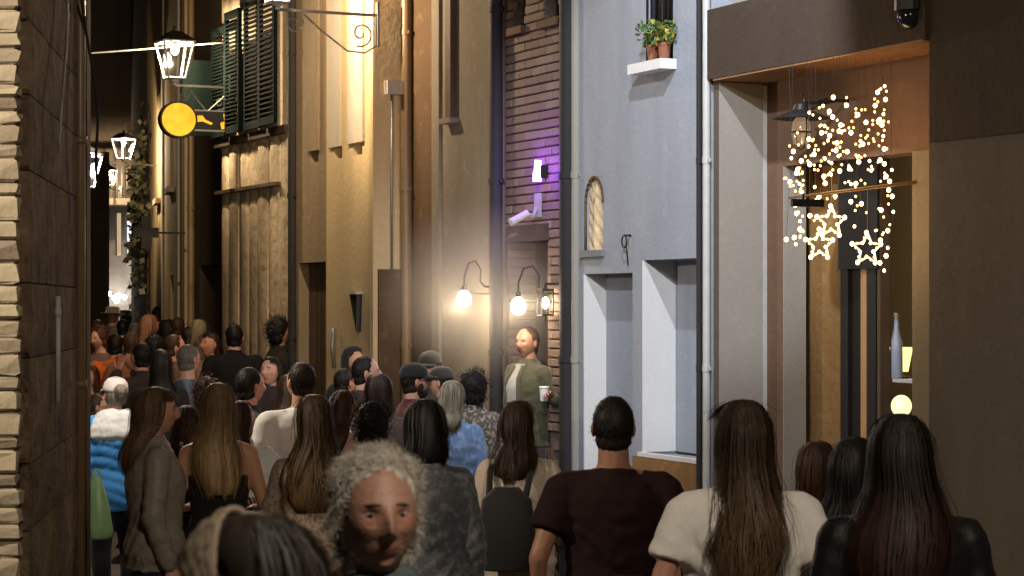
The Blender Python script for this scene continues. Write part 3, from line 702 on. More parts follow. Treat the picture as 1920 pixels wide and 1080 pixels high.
for k in range(170):
    cx, cy_ = bl[ra_.randrange(len(bl))]; cx += ra_.gauss(0,16); cy_ += ra_.gauss(0,34)
    if not (345 < cx < 745 and 325 < cy_ < 900): continue
    p_ = Vector(cz(1300+cx/2, cy_/2)); p_.x += (ra_.random()-.5)*.10; link('bulb', amb_me, r_, p_)
m = MB()
for key, pp in cols.items():
    pp.sort(key=lambda v: -v.z); path = [Vector((pp[0].x*.3, pp[0].y, zb-.03))]+pp
    q = [path[0]]
    for a, b in zip(path, path[1:]): q += [a.lerp(b,.5)+Vector((rnd.uniform(-.01,.01),rnd.uniform(-.012,.012),0)), b]
    m.tube(q, .0014, 4)
m.build('wire', M_iron, r_)
M_star = emit('lit_star_tube', (1,.68,.33), 3.0)
for (cx, cy_, Rr) in ((528,832,30),(458,918,29),(635,935,31)):
    c = Vector(cz(1300+cx/2, cy_/2)); c.x += rnd.uniform(-.05,.05); sc = W2(uc_, c.y)[1]/FP; pts = []
    for k in range(10):
        rr_ = Rr*(1 if k % 2 == 0 else .46); a = math.pi/2+k*math.pi/5; pts.append(Vector((0, rr_*math.cos(a)*sc/.92, rr_*math.sin(a)*sc)))
    st_ = MB(); st_.tube(pts+[pts[0], pts[1]], .0070, 6); so = st_.build('star', M_star, r_, loc=c, smooth=True)
    for k in range(10):
        link('bulb', big_me if k % 2 == 0 else bulb_me, so, pts[k]+Vector((-.01,0,0)))
        link('bulb', amb_me, so, (pts[k]+pts[(k+1)%10])*.5+Vector((-.01,0,0)))
    MB().tube([(0,0,pts[0].z),(0,.0,pts[0].z+.25)], .002, 4).build('wire', M_copper, so)
lamp('curtain_glow', (-.05, Wp(1560,uc_), cz(1560,330)[2]), 8, (1,.66,.34), .22, r_)
lamp('curtain_glow', (.0, Wp(1600,uc_), cz(1600,470)[2]), 4, (1,.70,.40), .12, r_)
# the pale rod those lights are slung over
ra, rb = Vector(cz(1468,372)), Vector(cz(1664,341)); rb.y = DB-.01
m = MB().tube([ra, ra.lerp(rb,.5), rb], [.006,.009,.011], 8); x, y = W2(uc_+.06, 0)
o = m.build('sign_arm', M_wooda, None, loc=(x,y,0), smooth=True); o.rotation_euler = (0,0,PHI); tag(o, 'pale wooden arm sticking out behind the fairy lights', 'bracket')
m = MB().box((-.012,ra.y+.02,ra.z-.05),(.012,ra.y+.24,ra.z-.005)).tube([(0,ra.y+.1,ra.z-.01),(0,ra.y+.1,ra.z+.03)],.008,6)
x2, y2 = W2(uc_+.062, 0); o = m.build('hanging_board', M_black, None, loc=(x2,y2,0)); o.rotation_euler = (0,0,PHI); tag(o, 'small dark board hung under the pale wooden arm', 'sign')

# ------------------------------------------------------------------ street lanterns
def street_lantern(A, B, size, power, label, color=WARM, bulb=M_bulb, scroll=True, lit_down=True):
    """A on the wall, B below the lantern (arm tip); local frame: x from A to B."""
    A = Vector(A); B = Vector(B); d = B-A; L = d.length; ang = math.atan2(d.y, d.x)
    r_ = bpy.data.objects.new('street_lantern', None); COL.objects.link(r_); r_.location = A; r_.rotation_euler = (0,0,ang)
    tag(r_, label, 'street lamp', 'lanterns along the lane'); rise = d.z
    a = MB().box((0,-.012,-.012),(L,.012,.012)).box((-.02,-.03,-.28),(.0,.03,.12))
    if scroll:
        sp = [(L*.16+L*.13*(1-t)*math.cos(6.2*t*1.6+1.2), 0, -.17+.0-L*.13*(1-t)*math.sin(6.2*t*1.6+1.2)) for t in [k/22 for k in range(20)]]
        a.tube(sp, .008, 6)
        sp = [(L*.84+L*.1*(1-t)*math.cos(math.pi-6.2*t*1.6+.6), 0, -.11-L*.1*(1-t)*math.sin(math.pi-6.2*t*1.6+.6)) for t in [k/22 for k in range(20)]]
        a.tube(sp, .007, 6)
        a.tube([(.0,0,-.27),(L*.12,0,-.34),(L*.3,0,-.33),(L*.55,0,-.17),(L*.74,0,-.03)], .008, 6)
    a.build('bracket', M_irong, r_)
    s = size; h = s*1.15; zb_ = s*.22; tw, bw = s*.5, s*.27
    f = MB().lathe([(.02,.0),(s*.09,.02),(s*.05,s*.08),(s*.16,s*.14),(s*.12,s*.19),(s*.27,s*.21)], (L,0,0), 12)
    for sx, sy in ((-1,-1),(1,-1),(1,1),(-1,1)): f.tube([(L+sx*bw,sy*bw,zb_),(L+sx*tw,sy*tw,zb_+h)], s*.035, 6)
    for hw, zz in ((bw,zb_),(tw,zb_+h)):
        for (p,q) in (((-1,-1),(1,-1)),((1,-1),(1,1)),((1,1),(-1,1)),((-1,1),(-1,-1))): f.tube([(L+p[0]*hw,p[1]*hw,zz),(L+q[0]*hw,q[1]*hw,zz)], s*.035, 6)
    f.build('lantern_frame', M_pipel, r_)
    rf = MB().rings([[(L+sx*k,sy*k,zz) for sx,sy in ((-1,-1),(1,-1),(1,1),(-1,1))] for k,zz in ((tw*1.12,zb_+h+.01),(tw*.8,zb_+h+s*.16),(tw*.35,zb_+h+s*.34),(tw*.2,zb_+h+s*.36))])
    rf.ell((L,0,zb_+h+s*.42),(s*.08,s*.08,s*.1),10,6); rf.build('lantern_cap', M_iron, r_)
    gl = glassy('lantern_glass', (1,1,1), .0)
    for (p,q) in (((-1,-1),(1,-1)),((1,-1),(1,1)),((1,1),(-1,1)),((-1,1),(-1,-1))):
        k = .97; MB().add([(L+p[0]*bw*k,p[1]*bw*k,zb_),(L+q[0]*bw*k,q[1]*bw*k,zb_),(L+q[0]*tw*k,q[1]*tw*k,zb_+h),(L+p[0]*tw*k,p[1]*tw*k,zb_+h)],[(0,1,2,3)]).build('pane', gl, r_)
    zl = zb_+h*.8
    MB().ell((L,0,zl),(s*.13,s*.13,s*.17),12,8).build('bulb', bulb, r_, smooth=True)
    MB().tube([(L,0,zl+s*.15),(L,0,zb_+h+s*.1)], s*.06, 8).build('bulb_holder', M_pipel, r_)
    lamp('lantern_light', (L,0,zl-s*.22), power, color, s*.12, r_)
    return r_
def w3(u, w, z): x, y = W2(u, w); return (x, y, z)
ul1 = u4+.05; z1 = Z(23, ul1, WY-.5); wl1 = Wp(521, ul1)
L_near = street_lantern(w3(ul1,WY,z1), w3(ul1,wl1,z1), .30, 430, 'bright street lantern at the top edge, on the corner of the yellow house')
ul2 = U(447, W5); z2 = Z(163, ul2, W5-.3); wl2 = Wp(328, ul2)
street_lantern(w3(ul2,W5-.11,z2), w3(ul2,wl2,z2), .33, 360, 'lit square street lantern above the round yellow sign', scroll=True)
z3 = HC+(575-308)*32.6/FP; P3 = pxd(299,33); Q3 = pxd(232,32.2)
street_lantern((*P3,z3), (*Q3,z3), .26, 280, 'small distant street lantern on an arm over the far bend', scroll=False)
street_lantern((-3.62,14.1,2.94), (-2.79,13.9,2.94), .18, 230, 'dazzling white lantern half hidden behind the dark stone corner', (1,.9,.74), M_bulbc, False)
MB()
street_lantern((*pxd(225,49.8),4.9), (*pxd(205,48.6),4.9), .3, 260, 'faint lantern deep in the lane over the lit shop', scroll=False)
# lamp behind the camera that lights the backs of the near crowd (out of frame)
pl = bpy.data.objects.new('lamp_post', None); COL.objects.link(pl); pl.location = (1.5,1.3,ground(1)); tag(pl, 'tall street lamp post with a warm globe on the small square', 'lamp post')
smooth_by_angle(MB().lathe([(.14,0),(.14,.3),(.07,.4),(.05,4.9),(.08,5.0),(.02,5.02)], n=14).build('post', M_iron, pl))
MB().ell((0,0,5.2),(.16,.16,.18),16,10).build('lamp_globe', glassy('globe_glass',(1,1,1),1.2,(1,.8,.5),.05), pl, smooth=True)
FILL = lamp('post_light', (0,0,5.2), 1000, (1,.86,.68), .35, pl)
# cool floodlight on an arm over the shop front (out of frame above)
uf = s0+2.0; wf = -1.9; zf = 6.15
fl = bpy.data.objects.new('flood_lamp', None); COL.objects.link(fl); x, y = W2(uf, .15); fl.location = (x,y,zf); fl.rotation_euler = (0,0,PHI); tag(fl, 'cool white floodlight on a long arm above the shop front', 'flood light')
MB().tube([(0,0,.1),(0,wf-.15+.1,.12)], .03, 8).build('arm', M_iron, fl)
MB().box((-.16,wf-.15-.12,.06),(.16,wf-.15+.14,.13)).build('housing', M_iron, fl)
sd_ = bpy.data.lights.new('flood_light', 'SPOT'); sd_.energy = 820; sd_.color = (.84,.90,1); sd_.shadow_soft_size = .05; sd_.spot_size = R(66); sd_.spot_blend = .35
so = bpy.data.objects.new('flood_light', sd_); COL.objects.link(so); x, y = W2(uf, wf); so.location = (x,y,zf)
ta = Vector(w3(U(1225),0,2.6)); so.rotation_euler = (ta-so.location).to_track_quat('-Z','Y').to_euler()

# added floodlight on an unseen mast, fills the shade in the blue house's recesses
f2 = bpy.data.objects.new('flood_lamp', None); COL.objects.link(f2); f2.location = (-1.2,4.2,ground(4.2)); tag(f2, 'added slim mast with a cool white floodlight filling the recess shade', 'flood light')
MB().tube([(0,0,0),(0,0,6.6)], .04, 10).build('mast', M_iron, f2); MB().box((-.15,-.1,6.55),(.25,.05,6.75)).build('housing', M_iron, f2)
d2_ = bpy.data.lights.new('flood_light', 'SPOT'); d2_.energy = 3700; d2_.color = (.84,.90,1); d2_.shadow_soft_size = .12; d2_.spot_size = R(19); d2_.spot_blend = .5
s2_ = bpy.data.objects.new('flood_light', d2_); COL.objects.link(s2_); s2_.location = (-1.15,4.35,6.7+ground(4.2)); s2_.rotation_euler = (Vector(w3(U(1212),0,3.0))-s2_.location).to_track_quat('-Z','Y').to_euler()

# ------------------------------------------------------------------ bare bulbs on goosenecks by the doorway
def gooseneck(u, w0, px, py, label, power):
    w1_ = Wp(px, u); zz = HC-(py-YH)*W2(u, w1_)[1]/FP; r_ = bpy.data.objects.new('gooseneck_lamp', None); COL.objects.link(r_)
    x, y = W2(u, w0); r_.location = (x,y,zz); r_.rotation_euler = (0,0,PHI); tag(r_, label, 'lamp', 'bare bulb lamps at the doorway'); L = w1_-w0
    a = MB().tube([(0,0,.06),(0,L*.25,.06),(0,L*.42,.10),(0,L*.40,.2),(0,L*.6,.27),(0,L*.85,.25),(0,L,.14),(0,L,.055)], .0085, 8).box((-.03,-.012,-.0),(.03,.0,.12)).tube([(0,0,.0),(0,L*.55,.0),(0,L*.9,.02)], .005, 6)
    smooth_by_angle(a.build('arm', M_iron, r_))
    smooth_by_angle(MB().lathe([(.012,.07),(.024,.06),(.024,.03),(.016,.025)], (0,L,0), 12).build('bulb_holder', M_iron, r_))
    MB().lathe([(.012,.03),(.026,.02),(.050,-.005),(.060,-.045),(.050,-.085),(.026,-.103),(.004,-.106)], (0,L,0), 14).build('bulb', M_bulb, r_, smooth=True)
    lamp('bulb_light', (-.05,L-.02,-.09), power, (1,.76,.47), .03, r_)
gooseneck(U(924,W3)-.02, W3, 870, 551, 'bare glowing bulb on a curled iron arm left of the doorway', 24)
gooseneck(U(1031,WB)+.05, WB, 972, 564, 'bare glowing bulb hanging in front of the lit doorway', 6)
u = U(1044,WB); zz = Z(568,u,WB-.1); r_ = bpy.data.objects.new('wall_lantern', None); COL.objects.link(r_); x, y = W2(u, WB-.02); r_.location = (x,y,zz); r_.rotation_euler = (0,0,PHI); tag(r_, 'small iron wall lantern on the brick pier right of the doorway', 'lamp')
f = MB().box((-.05,-.13,.09),(.05,-.03,.11)).box((-.05,-.13,-.1),(.05,-.03,-.085)).tube([(0,-.08,.11),(0,-.08,.15),(0,0,.15)],.008,6).tube([(0,-.08,-.1),(0,-.08,-.14)],.01,6)
for sx in (-.045,.045):
    for sy in (-.125,-.035): f.box((sx-.005,sy-.005,-.09),(sx+.005,sy+.005,.095))
f.build('frame', M_iron, r_); MB().ell((0,-.08,.0),(.028,.028,.045),10,8).build('bulb', M_bulb, r_, smooth=True); lamp('lantern_light', (-.02,-.2,-.02), 5, (1,.76,.47), .03, r_)
# violet neon and the camera beneath it
u = U(1028,WB); zz = Z(322,u,WB-.1); r_ = bpy.data.objects.new('violet_lamp', None); COL.objects.link(r_); x, y = W2(u, WB-.02); r_.location = (x,y,zz); r_.rotation_euler = (0,0,PHI); tag(r_, 'glaring violet lamp on the brick front above the doorway', 'lamp')
MB().extr([(-.028,-.075),(.022,-.075),(.022,.085),(.005,.09),(-.008,.01),(-.028,-.01)], -.10, -.05).build('lens', emit('violet_light', (.55,.22,1), 16), r_)
MB().box((-.03,-.06,-.05),(.03,0,.05)).build('mount', M_iron, r_); lamp('violet_glow', (.0,-.16,.02), 17, (.24,.03,1), .05, r_); 
u = U(1015,WB); zz = Z(400,u,WB-.1); r_ = bpy.data.objects.new('security_camera', None); COL.objects.link(r_); x, y = W2(u, WB-.02); r_.location = (x,y,zz); r_.rotation_euler = (0,0,PHI); tag(r_, 'pale grey security camera on the bricks under the violet lamp', 'camera')
m = MB().tube([(0,-.24,-.07),(0,-.10,.0)], .03, 12).tube([(0,-.25,-.075),(0,-.24,-.07)],.034,12); smooth_by_angle(m.build('camera_body', M_pipel, r_)); smooth_by_angle(MB().tube([(0,-.14,0),(0,-.05,-.02),(0,-.02,.05)],.02,8).box((-.05,-.02,-.03),(.05,0,.16)).build('mount', M_panelg, r_))
# yellow round blade sign
us = U(448, W5); sn = bpy.data.objects.new('shop_sign', None); COL.objects.link(sn); ws0 = W5-.11; zc = Z(227, us, W5-.3); x, y = W2(us, ws0); sn.location = (x,y,zc); sn.rotation_euler = (0,0,PHI); tag(sn, 'round glowing yellow sign on a dark arm bolted to the green shutters', 'sign')
wc = Wp(333, us)-ws0; Rd = 31*W2(us, ws0+wc)[1]/FP
def extru(m, poly, u0, u1):
    n = len(poly); return m.add([(u0,a,b) for a,b in poly]+[(u1,a,b) for a,b in poly], [tuple(range(n)), tuple(range(n,2*n))[::-1]]+[(i,n+i,n+(i+1)%n,(i+1)%n) for i in range(n)])
circ = lambda r, n=36: [(wc+r*math.cos(2*math.pi*k/n)/.95, r*math.sin(2*math.pi*k/n)) for k in range(n)]
M_yl = None
mY, n_, l_, b_ = nmat('yellow_sign_face'); f_ = ramp(n_, l_, noise(n_, l_, 9, 5), .35, .7); c_ = mixc(n_, l_, f_, (1,.60,.04), (1,.44,.015))
l_.new(c_, b_.inputs['Base Color']); l_.new(c_, b_.inputs['Emission Color']); b_.inputs['Emission Strength'].default_value = .72; b_.inputs['Roughness'].default_value = .3
m = MB(); extru(m, circ(Rd), -.045, .045); m.build('sign_disc', mY, sn)
m = MB(); N = 36
for r0, r1, a, b in ((Rd, Rd*1.1, -.055, .055),):
    c0, c1 = circ(r0*1.005), circ(r1)
    o_ = [(a,*p) for p in c0]+[(a,*p) for p in c1]+[(b,*p) for p in c1]+[(b,*p) for p in c0]
    m.add(o_, [(k*N+i, k*N+(i+1)%N, ((k+1)%4)*N+(i+1)%N, ((k+1)%4)*N+i) for k in range(4) for i in range(N)])
m.build('sign_rim', M_iron, sn)
hb = 17*W2(us, ws0)[1]/FP; we = wc+Rd*1.08
m = MB().box((-.03,we,-hb),(.03,0,hb)); m.build('sign_panel', M_black, sn)
m = MB().box((-.035,we-.02,hb),(.035,0,hb+.016)).box((-.035,we-.02,-hb-.016),(.035,0,-hb)).tube([(0,0,hb+.22),(0,we*.6,hb+.016)],.006,6); m.build('sign_arm', M_pipel, sn)
m = MB(); extru(m, [(we*.98,hb*.5),(we*.80,hb*.55),(we*.72,hb*.1),(we*.5,-hb*.25),(we*.55,-hb*.45),(we*.8,-hb*.1),(we*.97,-hb*.2)], -.036, .031)
extru(m, [(we*.2,hb*.8),(we*.05,hb*.9),(we*.03,-hb*.8),(we*.25,-hb*.9),(we*.28,-hb*.2),(we*.16,0)], -.036, .031); m.build('sign_print', mY, sn)
# cable slung over the street past the square lantern
a_ = Vector((-7.6,22.9,Z(95,ul2,W5-.3)+.05)); b_ = Vector(w3(us,ws0,Z(80,us,W5)))
cable('overhead_cable', [a_, a_.lerp(b_,.35)-Vector((0,0,.10)), a_.lerp(b_,.6)-Vector((0,0,.11)), b_], .009, 'thin pale cable slung across the lane behind the square lantern', mat=M_pipel)

# added spotlight that brightens the pale quoin blocks (out of frame, on the same house front)
ws_ = bpy.data.objects.new('added_spotlight', None); COL.objects.link(ws_); ws_.location = (-3.9,9.0,4.2); tag(ws_, 'added bracket spotlight brightening the pale quoin blocks', 'spotlight')
MB().tube([(0,0,0),(0,-1.9,.1)], .018, 8).build('arm', M_iron, ws_); MB().lathe([(.03,0),(.07,.1),(.07,.2),(.02,.24)], (0,-1.95,0), 14).build('housing', M_iron, ws_)
d_ = bpy.data.lights.new('spot_light', 'SPOT'); d_.energy = 620; d_.color = (1,.87,.68); d_.shadow_soft_size = .06; d_.spot_size = R(95); d_.spot_blend = .6
so = bpy.data.objects.new('spot_light', d_); COL.objects.link(so); so.location = (-3.9,7.05,4.15); so.rotation_euler = (Vector((-2.3,9.0,2.2))-so.location).to_track_quat('-Z','Y').to_euler()

# small white lights strung at the far end of the lane
fs_ = bpy.data.objects.new('light_string', None); COL.objects.link(fs_); x, y = pxd(214,49.6); fs_.location = (x,y,2.4); tag(fs_, 'string of small white shop lights at the far end of the lane', 'fairy lights')
fm_ = MB().ell((0,0,0),(.05,.05,.06),8,6).mesh('bulb', True); fm_.materials.append(M_bulbc); fpts = [(0,0,0),(.12,0,.05),(-.12,0,.10),(-.28,0,.28),(-.42,0,-.05),(.24,0,.02),(.50,.1,.62),(.56,.1,.95),(.52,.1,1.25),(.06,0,-.06)]
for q in fpts: link('bulb', fm_, fs_, q)
MB().tube([(-.42,0,0),(-.28,0,.33),(-.12,0,.16),(0,0,.07),(.12,0,.12),(.24,0,.08),(.5,.1,.68),(.56,.1,1.0),(.52,.1,1.5)], .006, 4).build('wire', M_iron, fs_)
lamp('string_glow', (0,-.4,.2), 16, (.95,.96,1), .2, fs_)

# thin smoke round the doorway bulbs, dense enough to stand in for their glare halos
uS_ = U(905,-.3); sx, sy = W2(uS_, -.35); sm_ = bpy.data.meshes.new('smoke'); q = MB().ell((0,0,0),(.95,.8,.75),20,12)
so = q.build('smoke', None or bpy.data.materials.new('thin_smoke'), None, loc=(sx,sy,2.32)); so.rotation_euler = (0,0,PHI); so['kind'] = 'stuff'
ms = so.data.materials[0]; ms.use_nodes = True; n_ = ms.node_tree.nodes; l_ = ms.node_tree.links; n_.remove(n_['Principled BSDF'])
v_ = n_.new('ShaderNodeVolumePrincipled'); v_.inputs['Color'].default_value = (.9,.85,.8,1); v_.inputs['Anisotropy'].default_value = .2
tc = n_.new('ShaderNodeTexCoord'); ln = n_.new('ShaderNodeVectorMath'); ln.operation = 'LENGTH'; mp = n_.new('ShaderNodeMapping'); mp.inputs['Scale'].default_value = (1/.95,1/.8,1/.75)
l_.new(tc.outputs['Object'], mp.inputs[0]); l_.new(mp.outputs[0], ln.inputs[0]); mr = n_.new('ShaderNodeMapRange'); mr.inputs['From Min'].default_value = 1; mr.inputs['From Max'].default_value = .2; mr.inputs['To Min'].default_value = 0; mr.inputs['To Max'].default_value = .38
l_.new(ln.outputs['Value'], mr.inputs['Value']); l_.new(mr.outputs[0], v_.inputs['Density']); l_.new(v_.outputs[0], n_['Material Output'].inputs['Volume'])

# ------------------------------------------------------------------ people
def remesh(mb, voxel, it=3):
    me = mb.mesh('t'); ob = bpy.data.objects.new('t', me); COL.objects.link(ob)
    md = ob.modifiers.new('r', 'REMESH'); md.mode = 'VOXEL'; md.voxel_size = voxel; md.adaptivity = 0
    sm = ob.modifiers.new('s', 'SMOOTH'); sm.factor = .5; sm.iterations = it
    dg = bpy.context.evaluated_depsgraph_get(); ev = ob.evaluated_get(dg); m2 = ev.to_mesh()
    n = len(m2.vertices); co = np.empty(n*3); m2.vertices.foreach_get('co', co)
    lt = np.empty(len(m2.polygons), int); m2.polygons.foreach_get('loop_total', lt)
    lv = np.empty(len(m2.loops), int); m2.loops.foreach_get('vertex_index', lv)
    nm = np.empty(n*3); m2.vertices.foreach_get('normal', nm)
    ev.to_mesh_clear(); bpy.data.objects.remove(ob); bpy.data.meshes.remove(me)
    f = []; i = 0
    if (lt == 4).all(): f = lv.reshape(-1,4).tolist()
    else:
        for k in lt: f.append(lv[i:i+k].tolist()); i += k
    return co.reshape(-1,3), f, nm.reshape(-1,3)
def wob(P, seed, freq, n=5):
    r = np.random.RandomState(seed); out = np.zeros(len(P))
    for k in range(n):
        d = r.normal(size=3); d /= np.linalg.norm(d); f = freq*(.6+1.2*r.rand())
        q = P@d*f+r.rand()*6.28; w = P@r.normal(size=3)*f*.5
        out += np.sin(q+1.4*np.sin(w))
    return out/n
def mkmesh(name, co, f, mat, tint=None, smooth=True):
    me = bpy.data.meshes.new(name); me.from_pydata(co.tolist() if hasattr(co,'tolist') else co, [], f); me.update()
    if smooth: me.polygons.foreach_set('use_smooth', [True]*len(me.polygons))
    me.materials.append(mat)
    if tint is not None:
        at = me.attributes.new('tint', 'FLOAT', 'POINT'); at.data.foreach_set('value', np.asarray(tint, dtype=np.float32))
    return me

HZ = 1.632
def head_mesh(n, m, fem, old=0.):
    """head in its own axes: origin at the centre, +y is the face."""
    V = []
    for j in range(m+1):
        a = -math.pi/2+math.pi*j/m
        for i in range(n):
            t = 2*math.pi*i/n; V.append((math.sin(t)*math.cos(a), math.cos(t)*math.cos(a), math.sin(a)))
    D = np.array(V); P = D*np.array([.076,.097,.119]); x, y, z = P.T.copy(); zn = D[:,2]
    low = np.clip(-zn,0,1)
    x = x*(1-(.13 if old else .30 if fem else .24)*low**1.3); y = np.where(y < 0, y*(1-.45*np.clip(low-.15,0,1)), y*(1-.06*low))
    x = x*(1+.04*np.clip(zn,0,.6))
    ax = np.abs(x); fr = np.clip(D[:,1]*1.6, 0, 1)
    G = lambda cx, sx, cz, sz: np.exp(-((ax-cx)/sx)**2-((z-cz)/sz)**2)
    szn = np.where(z > -.026, .030, .0085)
    dy = .026*np.exp(-(x/.0105)**2-((z+.026)/szn)**2)*np.clip((.03-z)/.03,0,1)**.3
    dy += .010*np.exp(-(x/.008)**2-((z-.004)/.02)**2)
    dy += .008*G(.012,.007,-.031,.008)
    dy -= .011*G(.032,.015,.011,.011)
    dy += (.004 if fem else .007)*G(.028,.022,.030,.008)
    dy += .005*G(.045,.017,-.018,.018)
    dy += .006*np.exp(-(x/.021)**2-((z+.0575)/.0055)**2)+.006*np.exp(-(x/.018)**2-((z+.069)/.006)**2)-.005*np.exp(-(x/.024)**2-((z+.0630)/.0028)**2)
    dy += .009*np.exp(-(x/.019)**2-((z+.098)/.013)**2)-.004*np.exp(-(x/.02)**2-((z+.081)/.006)**2)
    dy -= old*.006*np.exp(-((ax-.030-.3*(-.03-z))/.005)**2)*np.exp(-((z+.048)/.02)**2)
    dy -= old*.003*np.exp(-(x/.05)**2)*(.5+.5*np.cos((z-.055)/.0125*2*math.pi))*np.exp(-((z-.062)/.022)**2)
    dy -= old*.004*np.exp(-((ax-.032)/.014)**2-((z+.006)/.004)**2)
    y = y+dy*fr*(1+.3*old)
    tint = fr*(np.exp(-(x/.023)**4-((z+.0633)/.0105)**4)*.95+.35*G(.046,.02,-.02,.02)+.25*G(.0,.016,-.03,.016)+old*.5*G(.032,.014,-.004,.008)+.55*G(.032,.017,.012,.008))
    co = np.stack([x,y,z],1)
    f = [(j*n+i, j*n+(i+1)%n, (j+1)*n+(i+1)%n, (j+1)*n+i) for j in range(m) for i in range(n)]
    f = [q[::-1] for q in f]
    return co, f, np.clip(tint,0,1)

POSES = {  # (elbow, wrist) from the shoulder, right side; x is outwards, y forwards
    'down': ((.06,-.03,-.28),(.07,.05,-.53)), 'akimbo': ((.20,-.07,-.20),(.10,.10,-.38)), 'fold': ((.07,.0,-.28),(-.12,.20,-.25)),
    'phone': ((.07,.07,-.26),(-.06,.27,-.08)), 'pocket': ((.10,-.06,-.27),(.02,.09,-.47)), 'bent': ((.08,-.02,-.28),(.02,.22,-.30)),
    'cup': ((.12,-.10,-.25),(.20,.08,-.17)), 'side': ((.10,-.05,-.27),(.10,.04,-.50)), 'face': ((.10,.16,-.16),(-.10,.20,.12)), 'up': ((.12,.12,.16),(.06,.16,.42))}

def torso_rows(fem, o, hem=.84, flare=0.):
    R_ = [(.80,.11,.09,0),(.86,.150,.112,0),(.93,.172 if fem else .165,.122,-.004),(1.0,.162,.114,0),(1.08,.130 if fem else .152,.098 if fem else .106,.004),
          (1.20,.148 if fem else .168,.112 if fem else .116,.004),(1.29,.158 if fem else .182,.125 if fem else .122,.002),(1.36,.158 if fem else .186,.108,-.006),(1.415,.128 if fem else .15,.082,-.014),(1.45,.085,.064,-.016),(1.478,.058,.058,-.012)]
    out = [(z,0,c,rx+o,ry+o) for z,rx,ry,c in R_ if z >= hem-.001]
    if hem > .80 and out and out[0][0] > hem+.01:
        z,_,c,rx,ry = out[0]; out = [(hem,0,c,rx+flare,ry+flare)]+out
    return out

def strands_long(mb, n, prof, seed, width, wav, front=.62, zcut=.05, parts=None):
    """ribbons that follow the drape profile: prof is rows (dz, rx, ry, cy) from crown to tips."""
    r = random.Random(seed); zs = [p_[0] for p_ in prof]
    def at(z):
        for a, b in zip(prof, prof[1:]):
            if b[0] <= z <= a[0]:
                t = (a[0]-z)/(a[0]-b[0]); return [a[k]+(b[k]-a[k])*t for k in (1,2,3)]
        return list(prof[-1][1:])
    nc = max(18, n//34); cl = [(r.uniform(-math.pi,math.pi), r.gauss(.002,.006), r.uniform(0,6.28), r.uniform(9,20), r.uniform(.7,1.3)) for _ in range(nc)]
    for k in range(n):
        cph, cj, csw, cfr, cw_ = cl[r.randrange(nc)]; dph = r.gauss(0,.16); ph = cph             # 0 is straight back
        ztop = zs[0]-.002-.05*r.random()**2; zend = zs[-1]+(.38*r.random()**1.8)*abs(zs[-1])-.03*r.random()
        if abs(ph) > math.pi*front: zend = max(zcut+.03*r.random(), zend)
        if zend >= ztop: continue
        loose = r.random() < .12; jit = cj+r.gauss(.001,.003) if not loose else r.gauss(.012,.016); sw = csw+r.gauss(0,.25 if not loose else 2); fr = cfr; ns = 9 if zend < -.15 else 6
        pts = []
        for i in range(ns):
            t = i/(ns-1); z = ztop+(zend-ztop)*t; rx, ry, c = at(z)
            d = jit*(.4+t)+wav*cw_*math.sin(fr*z+sw)*t
            a = ph+dph*(1-.55*t)+wav*7*math.sin(fr*.8*z+sw*2)*t
            pts.append((math.sin(a)*(rx+d)+.016*math.sin(9*z+seed)*min(1,max(0,-z*6)), c-math.cos(a)*(ry+d), z))
        s_ = (math.cos(ph), math.sin(ph), r.uniform(-.35,.35)); mb.ribbon(pts, width*r.uniform(.6,1.4), s_)
def strands_short(mb, n, R3, c, length, seed, width, curl=0., zmin=-.9, facecut=.35, up=0.):
    r = random.Random(seed); k = 0
    while k < n:
        z = r.uniform(zmin,1); a = r.uniform(-math.pi,math.pi); q = math.sqrt(max(0,1-z*z)); d = Vector((math.sin(a)*q, -math.cos(a)*q, z))
        if d.y > facecut and z < .62: continue
        if d.y > .1 and z < -.15: continue
        k += 1; p = Vector((c[0]+d.x*R3[0], c[1]+d.y*R3[1], c[2]+d.z*R3[2]))
        tdir = Vector((r.gauss(0,.6), r.gauss(-.2,.6), r.gauss(-.55+up,.5))); tdir = (tdir-d*tdir.dot(d)*.92+d*(.10+curl*.9)).normalized()
        s_ = d.cross(tdir).normalized(); L = length*r.uniform(.5,1.3); pts = []
        for i in range(5 if curl else 4):
            t = i/(4 if curl else 3); w = curl*.02*math.sin(7*t+r.random()*2)
            pts.append(p+tdir*(L*t)+s_*w-d*(L*t*t*.18*(0 if curl else 1))+Vector((0,0,-L*.2*t*t)))
        mb.ribbon([tuple(v) for v in pts], width*r.uniform(.6,1.4), tuple(s_))

